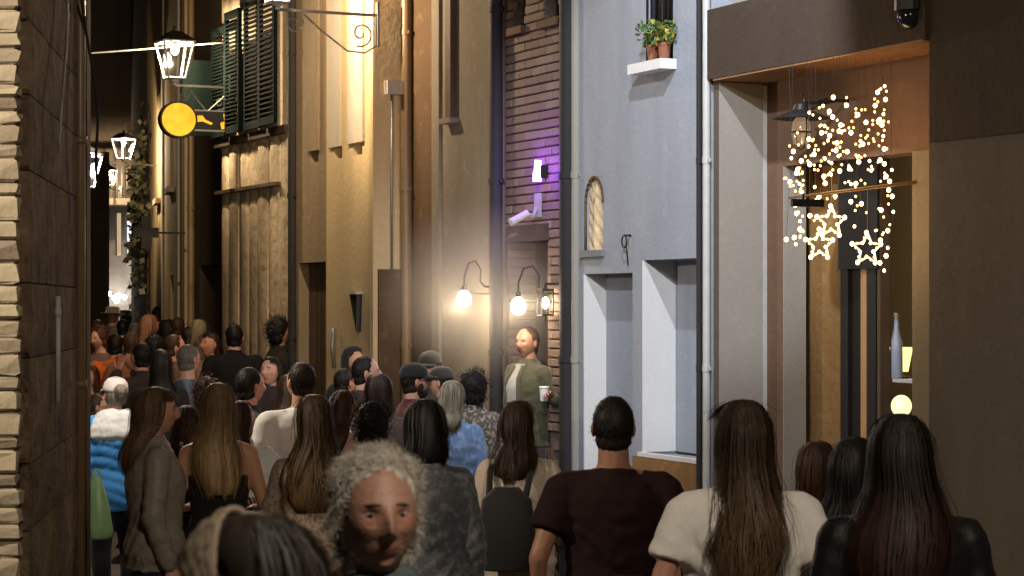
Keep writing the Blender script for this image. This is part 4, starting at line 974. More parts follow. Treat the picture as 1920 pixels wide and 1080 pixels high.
SKIN = (.48,.28,.20); SKIN_D = (.34,.17,.11); TAN = (.46,.24,.14)
DK = (.016,.011,.008); BK = (.010,.009,.009); BR = (.055,.028,.014); AU = (.085,.032,.016); LB = (.19,.10,.05); BLO = (.36,.22,.10); GREY = (.34,.30,.26); DGREY = (.12,.11,.10)
people = []
def person(px, top, d, rot, label, sex='m', hair='short', hc=DK, topk='tee', tc=(.2,.2,.2), lc=(.03,.03,.04), pose='down', pose2=None, skin=SKIN, tip=None,
           yaw=0, pitch=0, detail=0, seed=None, hlen=.42, extra=(), mott=0, c2=None, width=1., inner=None, hwid=1., zadd=0., hat=None, lean=0.):
    seed = seed or len(people)*17+3; r0_ = random.Random(seed*7+1)
    if detail <= 1 and hair in ('long','bob','curly'): hwid *= r0_.uniform(.92,1.14); hlen *= r0_.uniform(.8,1.1); extra = tuple(extra)+(('wavy',) if r0_.random() < .5 else ())
    if detail <= 1 and 'fix' not in extra: rot += r0_.uniform(-9,9); yaw += r0_.uniform(-16,16); pitch += r0_.uniform(-9,7); lean += r0_.uniform(-2.5,1.5)
    fem = sex == 'f'; rr_ = random.Random(seed)
    x = (px-960)/FP*d; gz_ = ground(d)+zadd; h = HC-(top-YH)*d/FP-gz_
    hcap = 1.752+(.018 if hair in ('long','bob','curly') else .01)+(.015 if hat else 0); S = h/hcap
    near = detail >= 2
    Mh = Matrix.Translation((0,.012,HZ-.10)) @ Matrix.Rotation(R(yaw),4,'Z') @ Matrix.Rotation(R(-pitch),4,'X') @ Matrix.Translation((0,0,.10))
    Mn = np.array(Mh)
    def hx(P): P = np.asarray(P); return P@Mn[:3,:3].T+Mn[:3,3]
    # ---- body
    b = MB(); b.loft(torso_rows(fem,0), 20)
    sh = .158*width if fem else .186*width; pl = POSES[pose]; pr = POSES[pose2 or pose]; arms = []
    for sd, ps in ((-1,pl),(1,pr)):
        s = Vector((sd*sh,-.008,1.395)); el = s+Vector((sd*ps[0][0],ps[0][1],ps[0][2])); wr = s+Vector((sd*ps[1][0],ps[1][1],ps[1][2])); arms.append((sd,s,el,wr))
        ra = .043 if fem else .050
        b.capsule((sd*.05,-.012,1.425), s, .055, ra+.006); b.capsule(s, el, ra+.004, ra*.8); b.capsule(el, wr, ra*.8, ra*.52)
    for sd in (-1,1):
        hp = Vector((sd*.088,0,.86)); kn = Vector((sd*.10,.015,.48)); an = Vector((sd*.105,-.02,.085))
        b.capsule(hp, kn, .085, .056); b.capsule(kn, an, .056, .036); b.capsule(kn+Vector((0,-.022,-.10)), kn+Vector((0,-.02,-.2)), .045, .035)
        b.capsule(an+Vector((0,-.02,-.035)), an+Vector((sd*.02,.15,-.05)), .036, .028)
    b.capsule((0,-.016,1.42), tuple(hx([(0,-.02,-.05)])[0]), .066 if not fem else .050, .060 if not fem else .046, 14)
    hm, hf, ht = head_mesh(56 if near else 32, 48 if near else 26, fem, 1. if 'old' in extra else 0.)
    ears = MB()
    for sd in (-1,1): ears.ell((sd*.077,-.008,-.004),(.010,.019,.031),10,7, Matrix.Rotation(sd*R(20),3,'Z'))
    def hand(mb, wr, el, sd):
        dr = (wr-el).normalized(); mb2 = mb; up = Vector((sd*-.2,1,.1)); s_ = dr.cross(up).normalized(); s_ = s_ if s_.length > .1 else Vector((0,1,0)); nrm = s_.cross(dr).normalized()
        fwd = Vector((0,1,0)); fwd = (fwd-dr*fwd.dot(dr)); fwd = fwd.normalized() if fwd.length > .05 else s_
        inn = dr.cross(fwd).normalized()*(-sd)
        pc = wr+dr*.05; Rm = Matrix((fwd, inn, dr)).transposed()
        mb.ell(pc, (.039,.017,.052), 12, 8, Rm)
        for k, (off_, ln) in enumerate(((.030,.066),(.010,.076),(-.011,.070),(-.030,.055))):
            a0 = wr+dr*.085+fwd*off_; a1 = a0+(dr*.9+inn*.35).normalized()*ln*.55; a2 = a1+(dr*.45+inn*.9).normalized()*ln*.5
            mb.capsule(a0-dr*.02,a1,.0092,.0085,7); mb.capsule(a1,a2,.0085,.007,7)
        t0 = wr+dr*.03+fwd*.03; t1 = t0+(fwd*.75+dr*.7+inn*.3).normalized()*.042; t2 = t1+(dr*.9+inn*.5).normalized()*.03
        mb.capsule(t0,t1,.013,.0105,7); mb.capsule(t1,t2,.0105,.0085,7)
    hands = MB()
    for sd,s,el,wr in arms: hand(hands, wr, el, sd)
    if near and detail >= 3:
        hv = hx(hm); b.add(hv.tolist(), hf); b.add(hx(ears.v).tolist(), ears.f); b.v += []; 
        b2 = MB(); b2.v = b.v; b2.f = b.f
        co, f, nm = remesh(b2, .0055, 1); inv = np.linalg.inv(Mn); loc = co@inv[:3,:3].T+inv[:3,3]
        # carry the face detail over again: tint by nearest head vertex in (x,z)
        tint = np.zeros(len(co)); idx = np.where((loc[:,1] > .03) & (np.abs(loc[:,2]) < .12) & (np.abs(loc[:,0]) < .08))[0]
        fm = hm[:,1] > .03; hq = hm[fm]; tq = ht[fm]
        for i in idx: k = np.argmin((hq[:,0]-loc[i,0])**2+(hq[:,2]-loc[i,2])**2); tint[i] = tq[k]
        V = co; F = list(f); T = tint
    else:
        co, f, nm = remesh(b, .0195 if detail == 0 else .015, 2)
        hv = hx(hm); ev = hx(ears.v); V = np.concatenate([co, hv, ev]); F = list(f)+[tuple(i+len(co) for i in q) for q in hf]+[tuple(i+len(co)+len(hv) for i in q) for q in ears.f]
        T = np.concatenate([np.zeros(len(co)), ht, np.full(len(ev),.25)])
    o_ = len(V); V = np.concatenate([V, np.array([tuple(v) for v in hands.v])]); F += [tuple(i+o_ for i in q) for q in hands.f]; T = np.concatenate([T, np.zeros(len(hands.v))])
    ob = link('person', mkmesh('person', V, F, skinmat(skin, 'old' in extra), T)); ob.location = (x,d,gz_); ob.rotation_euler = (R(lean),0,R(rot)); ob.scale = (S*width**.5 if width > 1 else S,S,S)
    tag(ob, label, 'person', 'people crowding the lane'); people.append(ob)
    # ---- eyes and brows where the face can be seen
    for sd in (-1,1):
        c = hx([(sd*.032,.0695,.0105)])[0]
        eb = MB().ell(c,(.0130,.0125,.0062),10,8); e_ = eb.build('eye', M_eye, ob, smooth=True)
        pc_ = hx([(sd*.0325+.0015,.0798,.0105)])[0]; MB().ell(pc_,(.0058,.0030,.0050),8,6).build('iris', M_iris, e_, smooth=True)
        if detail or rot not in (0,):
            bw = MB(); bw.tube([tuple(hx([(sd*(.014+.011*k),.0925-.0032*k*k*.6-(.003 if k==3 else 0),(.0315,.0335,.0325,.0275)[k])])[0]) for k in range(4)], [.0028,.0036,.0033,.0016], 6)
            bw.build('eyebrow', hairmat(hc if hair != 'silver' else (.16,.135,.11)), ob, smooth=True)
    # ---- clothes
    oo = {'tee':.022,'jacket':.034,'puffy':.055,'coat':.04,'knit':.028,'lace':.018,'tank':.010}[topk]; hem = {'tee':.86,'jacket':.84,'puffy':.80,'coat':.60,'knit':.84,'lace':.86,'tank':.90}[topk]
    t = MB(); rows = torso_rows(fem, oo, max(hem,.80), .01)
    if hem < .8: rows = [(hem,0,0,.20,.17)]+rows
    rows = [(z,cx,c,rx*(width if z < 1.44 else 1),ry) for z,cx,c,rx,ry in rows]
    if topk == 'tank': rows = [q for q in rows if q[0] < 1.30]
    t.loft(rows, 22)
    if topk != 'tank':
        for sd,s,el,wr in arms:
            ra = (.043 if fem else .050)+oo*.75+(.008 if topk == 'tee' else 0)
            t.capsule((sd*.05,-.012,1.415), s+Vector((0,0,-.004)), .052+oo*.3, ra*.98)
            if topk == 'tee': 
                e2 = s.lerp(el,.62); t.tube([s, s.lerp(e2,.5), e2], [ra*1.0, ra*1.04, ra*1.10], 14)
            else: t.capsule(s, el, ra, ra*.88); t.capsule(el, el.lerp(wr,.9), ra*.88, ra*.66)
        if topk in ('jacket','coat','puffy'): t.lathe([(.074,1.40),(.078,1.47),(.070,1.515),(.052,1.52)], (0,-.012,0), 18)
        else: t.lathe([(.066,1.40),(.066,1.474),(.055,1.482)], (0,-.012,0), 18)
    vx = .0085 if detail >= 3 else (.011 if detail == 2 else .0145)
    co, f, nm = remesh(t, vx, 3 if detail < 2 else 4)
    wa_ = {'tee':.006,'jacket':.007,'puffy':.008,'coat':.010,'knit':.005,'lace':.005,'tank':.002}[topk]
    sc = np.array([1,1,.45]); dsp = wob(co*sc, seed, 26, 6)*wa_+wob(co*np.array([1,.7,1.1]), seed+1, 55, 5)*wa_*.45
    if topk == 'puffy': dsp += .012*np.abs(np.sin(co[:,2]*38+1.5*np.sin(co[:,0]*9)))
    if topk in ('tee','jacket','knit','lace'):        # folds gathering towards the waist and under the arms
        dg_ = np.sin((co[:,2]-.55*np.abs(co[:,0]))*70+3*np.sin(co[:,0]*14+seed)+2*wob(co,seed+2,8,3)*2); dsp += (.013 if detail >= 2 and topk == 'tee' else .005)*dg_*np.clip((1.36-co[:,2])*3,0,1)*(np.abs(wob(co,seed+5,7,3))>.12)
    co = co+nm*dsp[:,None]
    nmk = {'tee':'shirt','jacket':'jacket','puffy':'padded_jacket','coat':'coat','knit':'jumper','lace':'blouse','tank':'top'}[topk]
    fm_ = fabric(tc, .42 if 'shiny' in extra else .9, 260, 0. if 'shiny' in extra or max(tc) < .06 else .15, mott, c2)
    link(nmk, mkmesh(nmk, co, f, fm_), ob)
    if inner:
        m = MB(); N1, N2 = 14, 16; zz0, zz1 = 1.0, 1.475; vv = []
        for j in range(N2+1):
            z = zz0+(zz1-zz0)*j/N2
            R2 = torso_rows(fem, oo+.013, .8); lo = max((q for q in R2 if q[0] <= z), key=lambda q: q[0]); hi = min((q for q in R2 if q[0] >= z), key=lambda q: q[0]); k = 0 if hi[0] == lo[0] else (z-lo[0])/(hi[0]-lo[0])
            rx = lo[3]+(hi[3]-lo[3])*k; ry = lo[4]+(hi[4]-lo[4])*k; c = lo[2]+(hi[2]-lo[2])*k
            for i in range(N1+1):
                xx = (-1+2*i/N1)*(.085-.03*j/N2); vv.append((xx, c+ry*math.sqrt(max(.05,1-(xx/rx)**2))+.004*math.sin(22*xx*3+j), z))
        m.add(vv, [(j*(N1+1)+i+1, j*(N1+1)+i, (j+1)*(N1+1)+i, (j+1)*(N1+1)+i+1) for j in range(N2) for i in range(N1)])
        m.build('shirt', fabric(inner), ob, smooth=True)
        m = MB()
        for sd in (-1,1): m.tube([(sd*.088,.150,1.02),(sd*.080,.158,1.2),(sd*.066,.146,1.36),(sd*.052,.092,1.46)], [.016,.018,.02,.014], 8)
        m.build('lapel', fm_, ob, smooth=True)
    tr = MB(); tr.loft([(z,0,c,rx+.012,ry+.012) for z,rx,ry,c in ((.80,.12,.10,0),(.88,.155,.115,0),(.95,.162,.116,0),(1.02,.155,.11,0))], 18)
    for sd in (-1,1):
        tr.capsule((sd*.09,0,.85),(sd*.10,.01,.48),.097,.074); tr.tube([(sd*.10,.01,.5),(sd*.105,-.008,.3),(sd*.107,-.012,.10)],[.074,.068,.066],12)
    co, f, nm = remesh(tr, .021, 2); co = co+nm*(wob(co*np.array([1,1,.6]), seed+9, 24, 5)*.008)[:,None]
    link('trousers', mkmesh('trousers', co, f, fabric(lc)), ob)
    for sd in (-1,1):
        s_ = MB(); s_.loft([(.0,sd*.115,.055,.043,.135),(.02,sd*.115,.055,.046,.14),(.05,sd*.113,.04,.042,.12),(.085,sd*.108,0,.04,.065),(.11,sd*.106,-.02,.04,.045)],14)
        s_.build('shoe', fabric((.03,.025,.022) if rr_.random() < .6 else (.5,.48,.45), .6), ob, smooth=True)
    # ---- hair
    hm_ = hairmat(hc, tip); hb = MB(); sk = MB(); wid = {0:.0055,1:.0045,2:.0032,3:.0026}[detail]; q = {0:260,1:520,2:1700,3:3200}[detail]
    if hair in ('long','bob'):
        L = hlen if hair == 'long' else .17; wv = hwid
        hk = .955 if detail >= 2 else 1.; prof = [(.130,.012,.012,-.010),(.124,.038*hk,.045,-.012),(.108,.061*hk,.072,-.015),(.075,.080*hk,.093,-.019),(.03,.087*hk,.099,-.025),(-.03,.086*hk,.096,-.034),(-.09,.080*wv,.082,-.046)]
        if hair == 'bob': prof += [(-.13,.092*wv,.074,-.048),(-L,.080*wv,.060,-.046)]
        else:
            k = [.12,.2,.3,.42,.62,.85,1.]; prof = prof+[(-max(.10,L*a), w*wv, dd, c) for a,w,dd,c in ((.34,.096,.070,-.064),(.52,.114,.060,-.100),(.7,.116,.050,-.126),(.86,.102,.042,-.136),(1.,.074,.020,-.140))]
            prof = sorted({round(p_[0],4): p_ for p_ in prof}.values(), key=lambda p_: -p_[0])
        base = [(z,0,c,rx*.965,ry*.95) for z,rx,ry,c in prof]; n_ = 40
        rows = []
        for z,cx,c,rx,ry in base:
            row = []
            for i in range(n_):
                a = 2*math.pi*i/n_; fr_ = math.sin(a)          # +y front
                gr_ = 1+.030*math.sin(9*a+z*34+seed)+.022*math.sin(17*a-z*26+seed)+.015*math.sin(29*a+z*9)
                yy = c+ry*math.sin(a)*gr_
                if z < .062 and fr_ > .0:                     # open the face
                    yy = c+ry*fr_*(.12 if z > -.12 else .35)
                row.append((cx+rx*math.cos(a)*gr_, yy, z))
            k_ = .016*math.sin(9*z+seed)*min(1,max(0,-z*6)); row = [(a_+k_,b_,c_) for a_,b_,c_ in row]
            rows.append(row)
        hb.rings(rows[::-1])
        strands_long(sk, q if hair == 'long' else int(q*.8), prof, seed, wid, .008+(.022 if 'wavy' in extra else 0), *((.42,9) if hat and hat[0] == 'band' else ()))
    elif hair == 'short':
        hb.ell((0,-.017,.027),(.080,.093,.104),26,16); hb.ell((0,-.035,-.045),(.070,.062,.062),20,12)
        strands_short(sk, int(q*1.9), (.079,.091,.103), (0,-.021,.025), .026, seed, wid*.75, 0, -.75, .3)
    elif hair == 'curly':
        k = hwid; hb.ell((0,-.030,.030),(.096*k,.104*k,.112*k),26,16); hb.ell((0,-.045,-.055),(.088*k,.072,.075),20,12)
        strands_short(sk, int(q*1.2), (.096*k,.105*k,.114*k), (0,-.030,.030), .05, seed, wid, 1., -.95, .3)
        strands_short(sk, int(q*.4), (.088*k,.074,.078), (0,-.045,-.055), .05, seed+4, wid, 1., -.9, .1)
    elif hair == 'silver':                                   # receding, frizzy halo round the sides and back
        hb.ell((0,-.020,.040),(.080,.090,.102),30,18)
        for sd in (-1,1): hb.ell((sd*.066,-.045,-.012),(.014,.030,.060),16,12); hb.ell((sd*.056,-.03,.065),(.024,.04,.04),14,10)
        strands_short(sk, 4200, (.080,.090,.102), (0,-.020,.040), .026, seed, .0012, .6, -.8, .55, .6)
        for sd in (-1,1): strands_short(sk, 1900, (.016,.034,.068), (sd*.066,-.034,-.012), .030, seed+sd, .0012, .65, -1, .8, .2)
        for sd in (-1,1): strands_short(sk, 1300, (.026,.042,.042), (sd*.058,-.026,.074), .028, seed+3*sd, .0012, .6, -1, .95, .5)
    elif hair == 'bun':
        hb.ell((0,-.022,.024),(.082,.098,.112),26,16); hb.ell((0,-.125,.05),(.05,.045,.048),16,10); strands_short(sk, q, (.083,.099,.114), (0,-.021,.025), .03, seed, wid, 0, -.7, .3)
    if hb.v:
        hb.v = [tuple(v) for v in hx(hb.v)]; sk.v = [tuple(v) for v in hx(sk.v)] if sk.v else []
        if hair not in ('long','bob'):
            co, f, nm = remesh(hb, .009 if detail < 2 else .006, 2); co = co+nm*(wob(co, seed, 90, 6)*.0045+wob(co, seed+1, 190, 6)*.003)[:,None]
            hb = MB(); hb.v = [tuple(v) for v in co.tolist()]; hb.f = [tuple(k) for k in f]
        hb.add(sk.v, sk.f); hb.build('hair', hm_, ob, smooth=True)
    if 'beard' in extra:
        bm_ = MB(); bm_.ell((0,.030,-.078),(.062,.060,.048),20,12); bm_.ell((0,.094,-.0485),(.024,.008,.006),12,6)
        for sd in (-1,1): bm_.ell((sd*.062,.018,-.035),(.014,.026,.045),12,8)
        strands_short(bm_, 200, (.063,.062,.050), (0,.030,-.080), .015, seed, .004, 0, -1, 2)
        bm_.v = [tuple(v) for v in hx(bm_.v)]; bm_.build('beard', hairmat(tuple(c*1.3 for c in hc)), ob, smooth=True)
    if 'moustache' in extra:
        bm_ = MB(); bm_.ell((-.012,.101,-.0495),(.015,.005,.0042),10,6); bm_.ell((.012,.101,-.0495),(.015,.005,.0042),10,6); bm_.v = [tuple(v) for v in hx(bm_.v)]; bm_.build('moustache', hairmat(BR), ob, smooth=True)
    if 'glasses' in extra:
        gm = MB()
        for sd in (-1,1):
            gm.tube([(sd*.033+.021*math.cos(k*.52),.104,.010+.017*math.sin(k*.52)) for k in range(13)], .0022, 5); gm.tube([(sd*.054,.103,.014),(sd*.074,.06,.014),(sd*.079,.0,.012)], .002, 5)
        gm.tube([(-.012,.106,.013),(0,.109,.015),(.012,.106,.013)], .002, 5); gm.v = [tuple(v) for v in hx(gm.v)]; gm.build('glasses', M_iron, ob, smooth=True)
    if hat:
        k, hcx = hat; cm = MB()
        if k == 'cap':
            cm.loft([(.030,0,-.012,.090,.108),(.055,0,-.012,.090,.108),(.095,0,-.014,.082,.098),(.125,0,-.016,.056,.068),(.139,0,-.016,.012,.014)], 22)
            vv = []; n_ = 12
            for (rr0, zz) in ((.0,.036),(.075,.022)):
                for i in range(n_+1): a = math.pi*(.14+.72*i/n_); vv.append((math.cos(a)*(.088+rr0*.12), -.012+math.sin(a)*(.104+rr0), zz+.012*math.sin(a)))
            vv += [(a_,b_,c_-.006) for a_,b_,c_ in vv]; m_ = n_+1
            fs = [(i,i+1,m_+i+1,m_+i) for i in range(n_)]+[(2*m_+i+1,2*m_+i,3*m_+i,3*m_+i+1) for i in range(n_)]+[(m_+i,m_+i+1,3*m_+i+1,3*m_+i) for i in range(n_)]
            cm.add(vv, fs); nm_ = 'cap'
        elif k == 'beanie': cm.loft([(.025,0,-.018,.089,.106),(.06,0,-.018,.091,.108),(.11,0,-.02,.076,.09),(.14,0,-.02,.045,.055),(.152,0,-.02,.01,.012)], 22); nm_ = 'beanie'
        elif k == 'hat': cm.loft([(.040,0,-.01,.155,.17),(.046,0,-.01,.155,.17),(.050,0,-.01,.092,.110),(.11,0,-.01,.085,.1),(.13,0,-.01,.07,.085),(.135,0,-.01,.01,.01)], 24); nm_ = 'hat'
        elif k == 'hood':
            n_ = 24; rows = []
            for z,rx,ry,c in ((-.17,.115,.095,-.03),(-.09,.108,.105,-.03),(0,.104,.115,-.022),(.07,.100,.115,-.018),(.12,.078,.09,-.022),(.15,.04,.05,-.028),(.158,.01,.01,-.028)):
                rows.append([(rx*math.cos(2*math.pi*i/n_), c+ry*math.sin(2*math.pi*i/n_)*(.45 if (math.sin(2*math.pi*i/n_) > 0 and z < .08) else 1), z) for i in range(n_)])
            cm.rings(rows); nm_ = 'hood'
        elif k == 'band':
            nb_, na_ = 12, 26; vv = []
            for layer in (1.15, 1.07):
                for ib in range(nb_+1):
                    be = R(27+50*ib/nb_)
                    for ia in range(na_+1):
                        al = R(-82+164*ia/na_); kk = layer+.010*math.sin(ib*2.1)*(layer > 1.1)+.006*math.sin(ia*1.3+ib)
                        vv.append((math.sin(al)*.083*kk, -.006+math.cos(al)*math.cos(be)*.098*kk, .004+math.cos(al)*math.sin(be)*.121*kk))
            n1 = na_+1; n2 = n1*(nb_+1); fs = []
            for ib in range(nb_):
                for ia in range(na_):
                    a0 = ib*n1+ia; fs += [(a0,a0+1,a0+n1+1,a0+n1)[::-1], (n2+a0,n2+a0+1,n2+a0+n1+1,n2+a0+n1)]
            for ia in range(na_): fs += [(ia,ia+1,n2+ia+1,n2+ia), (nb_*n1+ia,n2+nb_*n1+ia,n2+nb_*n1+ia+1,nb_*n1+ia+1)]
            cm.add(vv, fs); nm_ = 'headband'
        cm.v = [tuple(v) for v in hx(cm.v)]; o2 = cm.build(nm_, hcx if not isinstance(hcx, tuple) else fabric(hcx), ob, smooth=True)
    return ob
M_eye = paint('eye_white', (.30,.25,.22), .25, .05); M_iris = paint('eye_iris', (.03,.018,.012), .2, .05)
mB, n_, l_, b_ = nmat('lace_band'); tc_ = n_.new('ShaderNodeTexCoord'); vo = n_.new('ShaderNodeTexVoronoi'); vo.inputs['Scale'].default_value = 75; l_.new(tc_.outputs['Object'], vo.inputs['Vector'])
l_.new(mixc(n_, l_, ramp(n_, l_, vo.outputs['Distance'], .25, .45), (.08,.055,.04), (.17,.13,.09)), b_.inputs['Base Color']); b_.inputs['Roughness'].default_value = .9

P = person
# the near ones, largest in the picture
P(474,930,2.9, 72,'dark haired person close to the camera wearing a lace patterned headband', 'f','bob',(.020,.014,.010),'knit',(.02,.015,.01), detail=3, hat=('band',mB), skin=(.22,.07,.045), hlen=.2)
old_ = P(711,850,4.35, 180,'older person with frizzy silver hair facing the camera', 'f','silver',(.56,.51,.44),'jacket',(.07,.10,.095), detail=3, extra=('old',), skin=(.31,.18,.13), yaw=16, inner=(.03,.03,.03))
P(1150,742,8.4, 0,'man in a dark maroon t-shirt seen from behind with short dark hair', 'm','short',(.014,.009,.007),'tee',(.015,.004,.004), pose='side', detail=2, width=1.04, skin=(.26,.13,.08))
P(1394,744,7.1, 0,'woman in a white t-shirt with long wavy brown hair down her back', 'f','long',(.040,.022,.012),'tee',(.74,.70,.66), detail=2, hlen=.50, extra=('wavy',), tip=(.13,.078,.04), hwid=.92, width=1.12, pose='pocket', skin=(.40,.2,.13), lc=(.05,.05,.07))
P(1690,770,6.2, 0,'woman in a glossy black jacket with long dark hair at the right', 'f','long',(.016,.010,.008),'jacket',(.010,.010,.011), detail=2, hlen=.40, extra=('shiny',), yaw=-10, width=1.1, tip=(.05,.022,.016), hwid=1.12)
P(1598,814,7.6,-40,'woman with dark straight hair in the gap left of the black jacket', 'f','long',(.014,.010,.009),'jacket',(.02,.02,.022), detail=1, hlen=.40, skin=(.42,.24,.17))
P(1530,822,9.0,-15,'short auburn haired woman behind the white t-shirt', 'f','bob',(.050,.020,.012),'knit',(.03,.025,.025), detail=1)
P(972,747,10.4,-14,'woman with brown hair and a cream cardigan turned to the doorway', 'f','long',(.045,.022,.014),'knit',(.62,.50,.40), detail=1, hlen=.26, pose='bent', lc=(.03,.02,.02), hwid=.95)
P(798,745,9.2, 4,'person with dark bobbed hair in a faded charcoal denim jacket', 'f','bob',(.014,.011,.010),'jacket',(.085,.085,.095), detail=1, width=1.0, mott=30, c2=(.12,.12,.13), lc=(.05,.05,.06), hwid=.95)
P(847,711,14.2,-6,'woman with grey blond hair in a light blue denim jacket and pale trousers', 'f','long',(.30,.25,.18),'jacket',(.17,.27,.48), detail=1, hlen=.22, lc=(.55,.5,.45), mott=20, c2=(.23,.34,.56))
P(889,695,15.6,-25,'dark curly haired person in a speckled grey coat beside the denim jacket', 'f','curly',(.016,.012,.010),'coat',(.12,.10,.09), mott=40, c2=(.34,.30,.26), hwid=.95)
P(590,735,10.2, 2,'woman with long straight brown hair over a sheer beige lace blouse', 'f','long',(.05,.026,.012),'lace',(.34,.25,.19), detail=1, hlen=.46, mott=70, c2=(.16,.10,.07), tip=(.10,.055,.02), pose='bent')
P(566,679,13.8, 22,'dark haired man in a plain white shirt turning to the left', 'm','short',(.03,.016,.012),'tee',(.74,.70,.65), width=1.12, detail=1, yaw=25)
P(700,757,11.8, 15,'short person with dark curls and a cream knitted collar', 'f','curly',(.018,.012,.010),'knit',(.55,.44,.33), detail=1)
P(713,698,14.6, -8,'person with a round dark bob among the men in caps', 'f','bob',(.03,.016,.012),'jacket',(.10,.06,.05))
P(684,667,16.0,-80,'bearded man with slick black hair and a white collar looking right', 'm','short',(.012,.010,.009),'jacket',(.05,.035,.03), extra=('beard','fix'), inner=(.7,.66,.6), detail=1)
P(776,678,15.4,-72,'bearded man in a black cap and glasses with a plaid shirt', 'm','short',(.03,.018,.012),'jacket',(.14,.03,.028), extra=('beard','glasses','fix'), mott=30, c2=(.04,.02,.02), hat=('cap',(.02,.02,.02)), detail=1)
P(829,685,16.8, 70,'man in a dark cap facing left behind the grey blond woman', 'm','short',DK,'jacket',(.05,.05,.055), hat=('cap',(.035,.033,.033)))
P(808,656,17.4, 150,'man in a black cap at the wall with only his forehead showing', 'm','short',DK,'jacket',(.03,.03,.03), hat=('cap',(.015,.015,.015)))
P(661,649,18.4,-140,'person in a raised black hood by the yellow wall', 'm','short',BK,'jacket',(.02,.02,.02), hat=('hood',(.018,.017,.017)))
door_man = P(990,612,16.86, 128,'man in an open olive jacket standing in the lit doorway holding a cup', 'm','short',(.05,.028,.016),'jacket',(.085,.080,.045), inner=(.42,.39,.36), pose='cup', pose2='pocket', skin=(.33,.165,.105), extra=('moustache','fix'), zadd=.205, detail=2, lc=(.06,.05,.04), yaw=14)
P(437,607,21.6, 0,'broad man in a black coat against the ribbed stone wall', 'm','short',BK,'coat',(.012,.012,.013), width=1.1)
P(469,613,23.2, 10,'person with short dark hair just right of the broad black coat', 'm','short',DK,'jacket',(.02,.02,.02))
P(518,594,21.2,-75,'person with a dark afro silhouetted on the stone wall', 'm','curly',BK,'jacket',(.02,.018,.016), hwid=1.05, skin=SKIN_D)
P(355,645,18.0,-30,'grey haired man in a slate blue shirt looking right', 'm','short',(.16,.14,.12),'knit',(.17,.21,.26), width=1.08)
P(266,641,18.8, 60,'dark haired man raising a hand to his face', 'm','short',DK,'jacket',(.05,.035,.03), pose='face', skin=(.55,.28,.2))
P(216,626,21.8, 10,'person in a bright orange padded jacket deep in the crowd', 'm','short',DK,'puffy',(.85,.17,.02))
blue_ = P(217,704,15.0, 18,'person in a fluffy bright blue coat with a white shawl and white cap', 'f','bun',(.30,.25,.2),'puffy',(.08,.36,.90), hat=('cap',(.7,.62,.62)), pose='bent', detail=1)
P(290,722,10.6,-72,'woman in profile with brown hair and a shiny grey blouse', 'f','long',(.14,.075,.04),'jacket',(.27,.23,.19), detail=2, hlen=.30, extra=('shiny',), pose='down', skin=(.50,.27,.18), lc=(.015,.015,.018), hwid=.9)
P(410,714,10.9, 4,'woman with long honey blond hair and bare tanned shoulders', 'f','long',(.20,.125,.06),'tank',(.02,.016,.015), detail=2, hlen=.44, tip=(.50,.33,.16), skin=TAN, pose='bent')
jk_ = P(350,757,12.4,-4,'woman with reddish brown hair in a black leather jacket', 'f','bob',(.055,.026,.016),'jacket',(.016,.014,.013), extra=('shiny',), detail=1)
P(182,738,16.6,-80,'boy with glasses and short brown hair in a grey jacket', 'm','short',(.06,.035,.02),'jacket',(.23,.23,.23), extra=('glasses','fix'), detail=1, width=.94)
P(470,688,14.2,-62,'man with dark hair and a reddish lit face looking right, in a black jacket', 'm','short',DK,'jacket',(.05,.05,.048), detail=1, skin=(.58,.27,.2))  # reddish light on the face is put into the skin colour
P(452,748,12.0, -3,'woman in a puffed white blouse mostly hidden by the blond hair', 'f','bob',BR,'puffy',(.72,.70,.70), detail=1)
P(637,729,13.2,-20,'woman with long chestnut hair and a pink top beside the white shirt', 'f','long',(.065,.030,.018),'tee',(.55,.34,.30), hlen=.34)
P(386,702,14.6, 12,'person with a tousled dark red bob behind the blond woman', 'f','curly',(.05,.018,.014),'jacket',(.05,.03,.03))
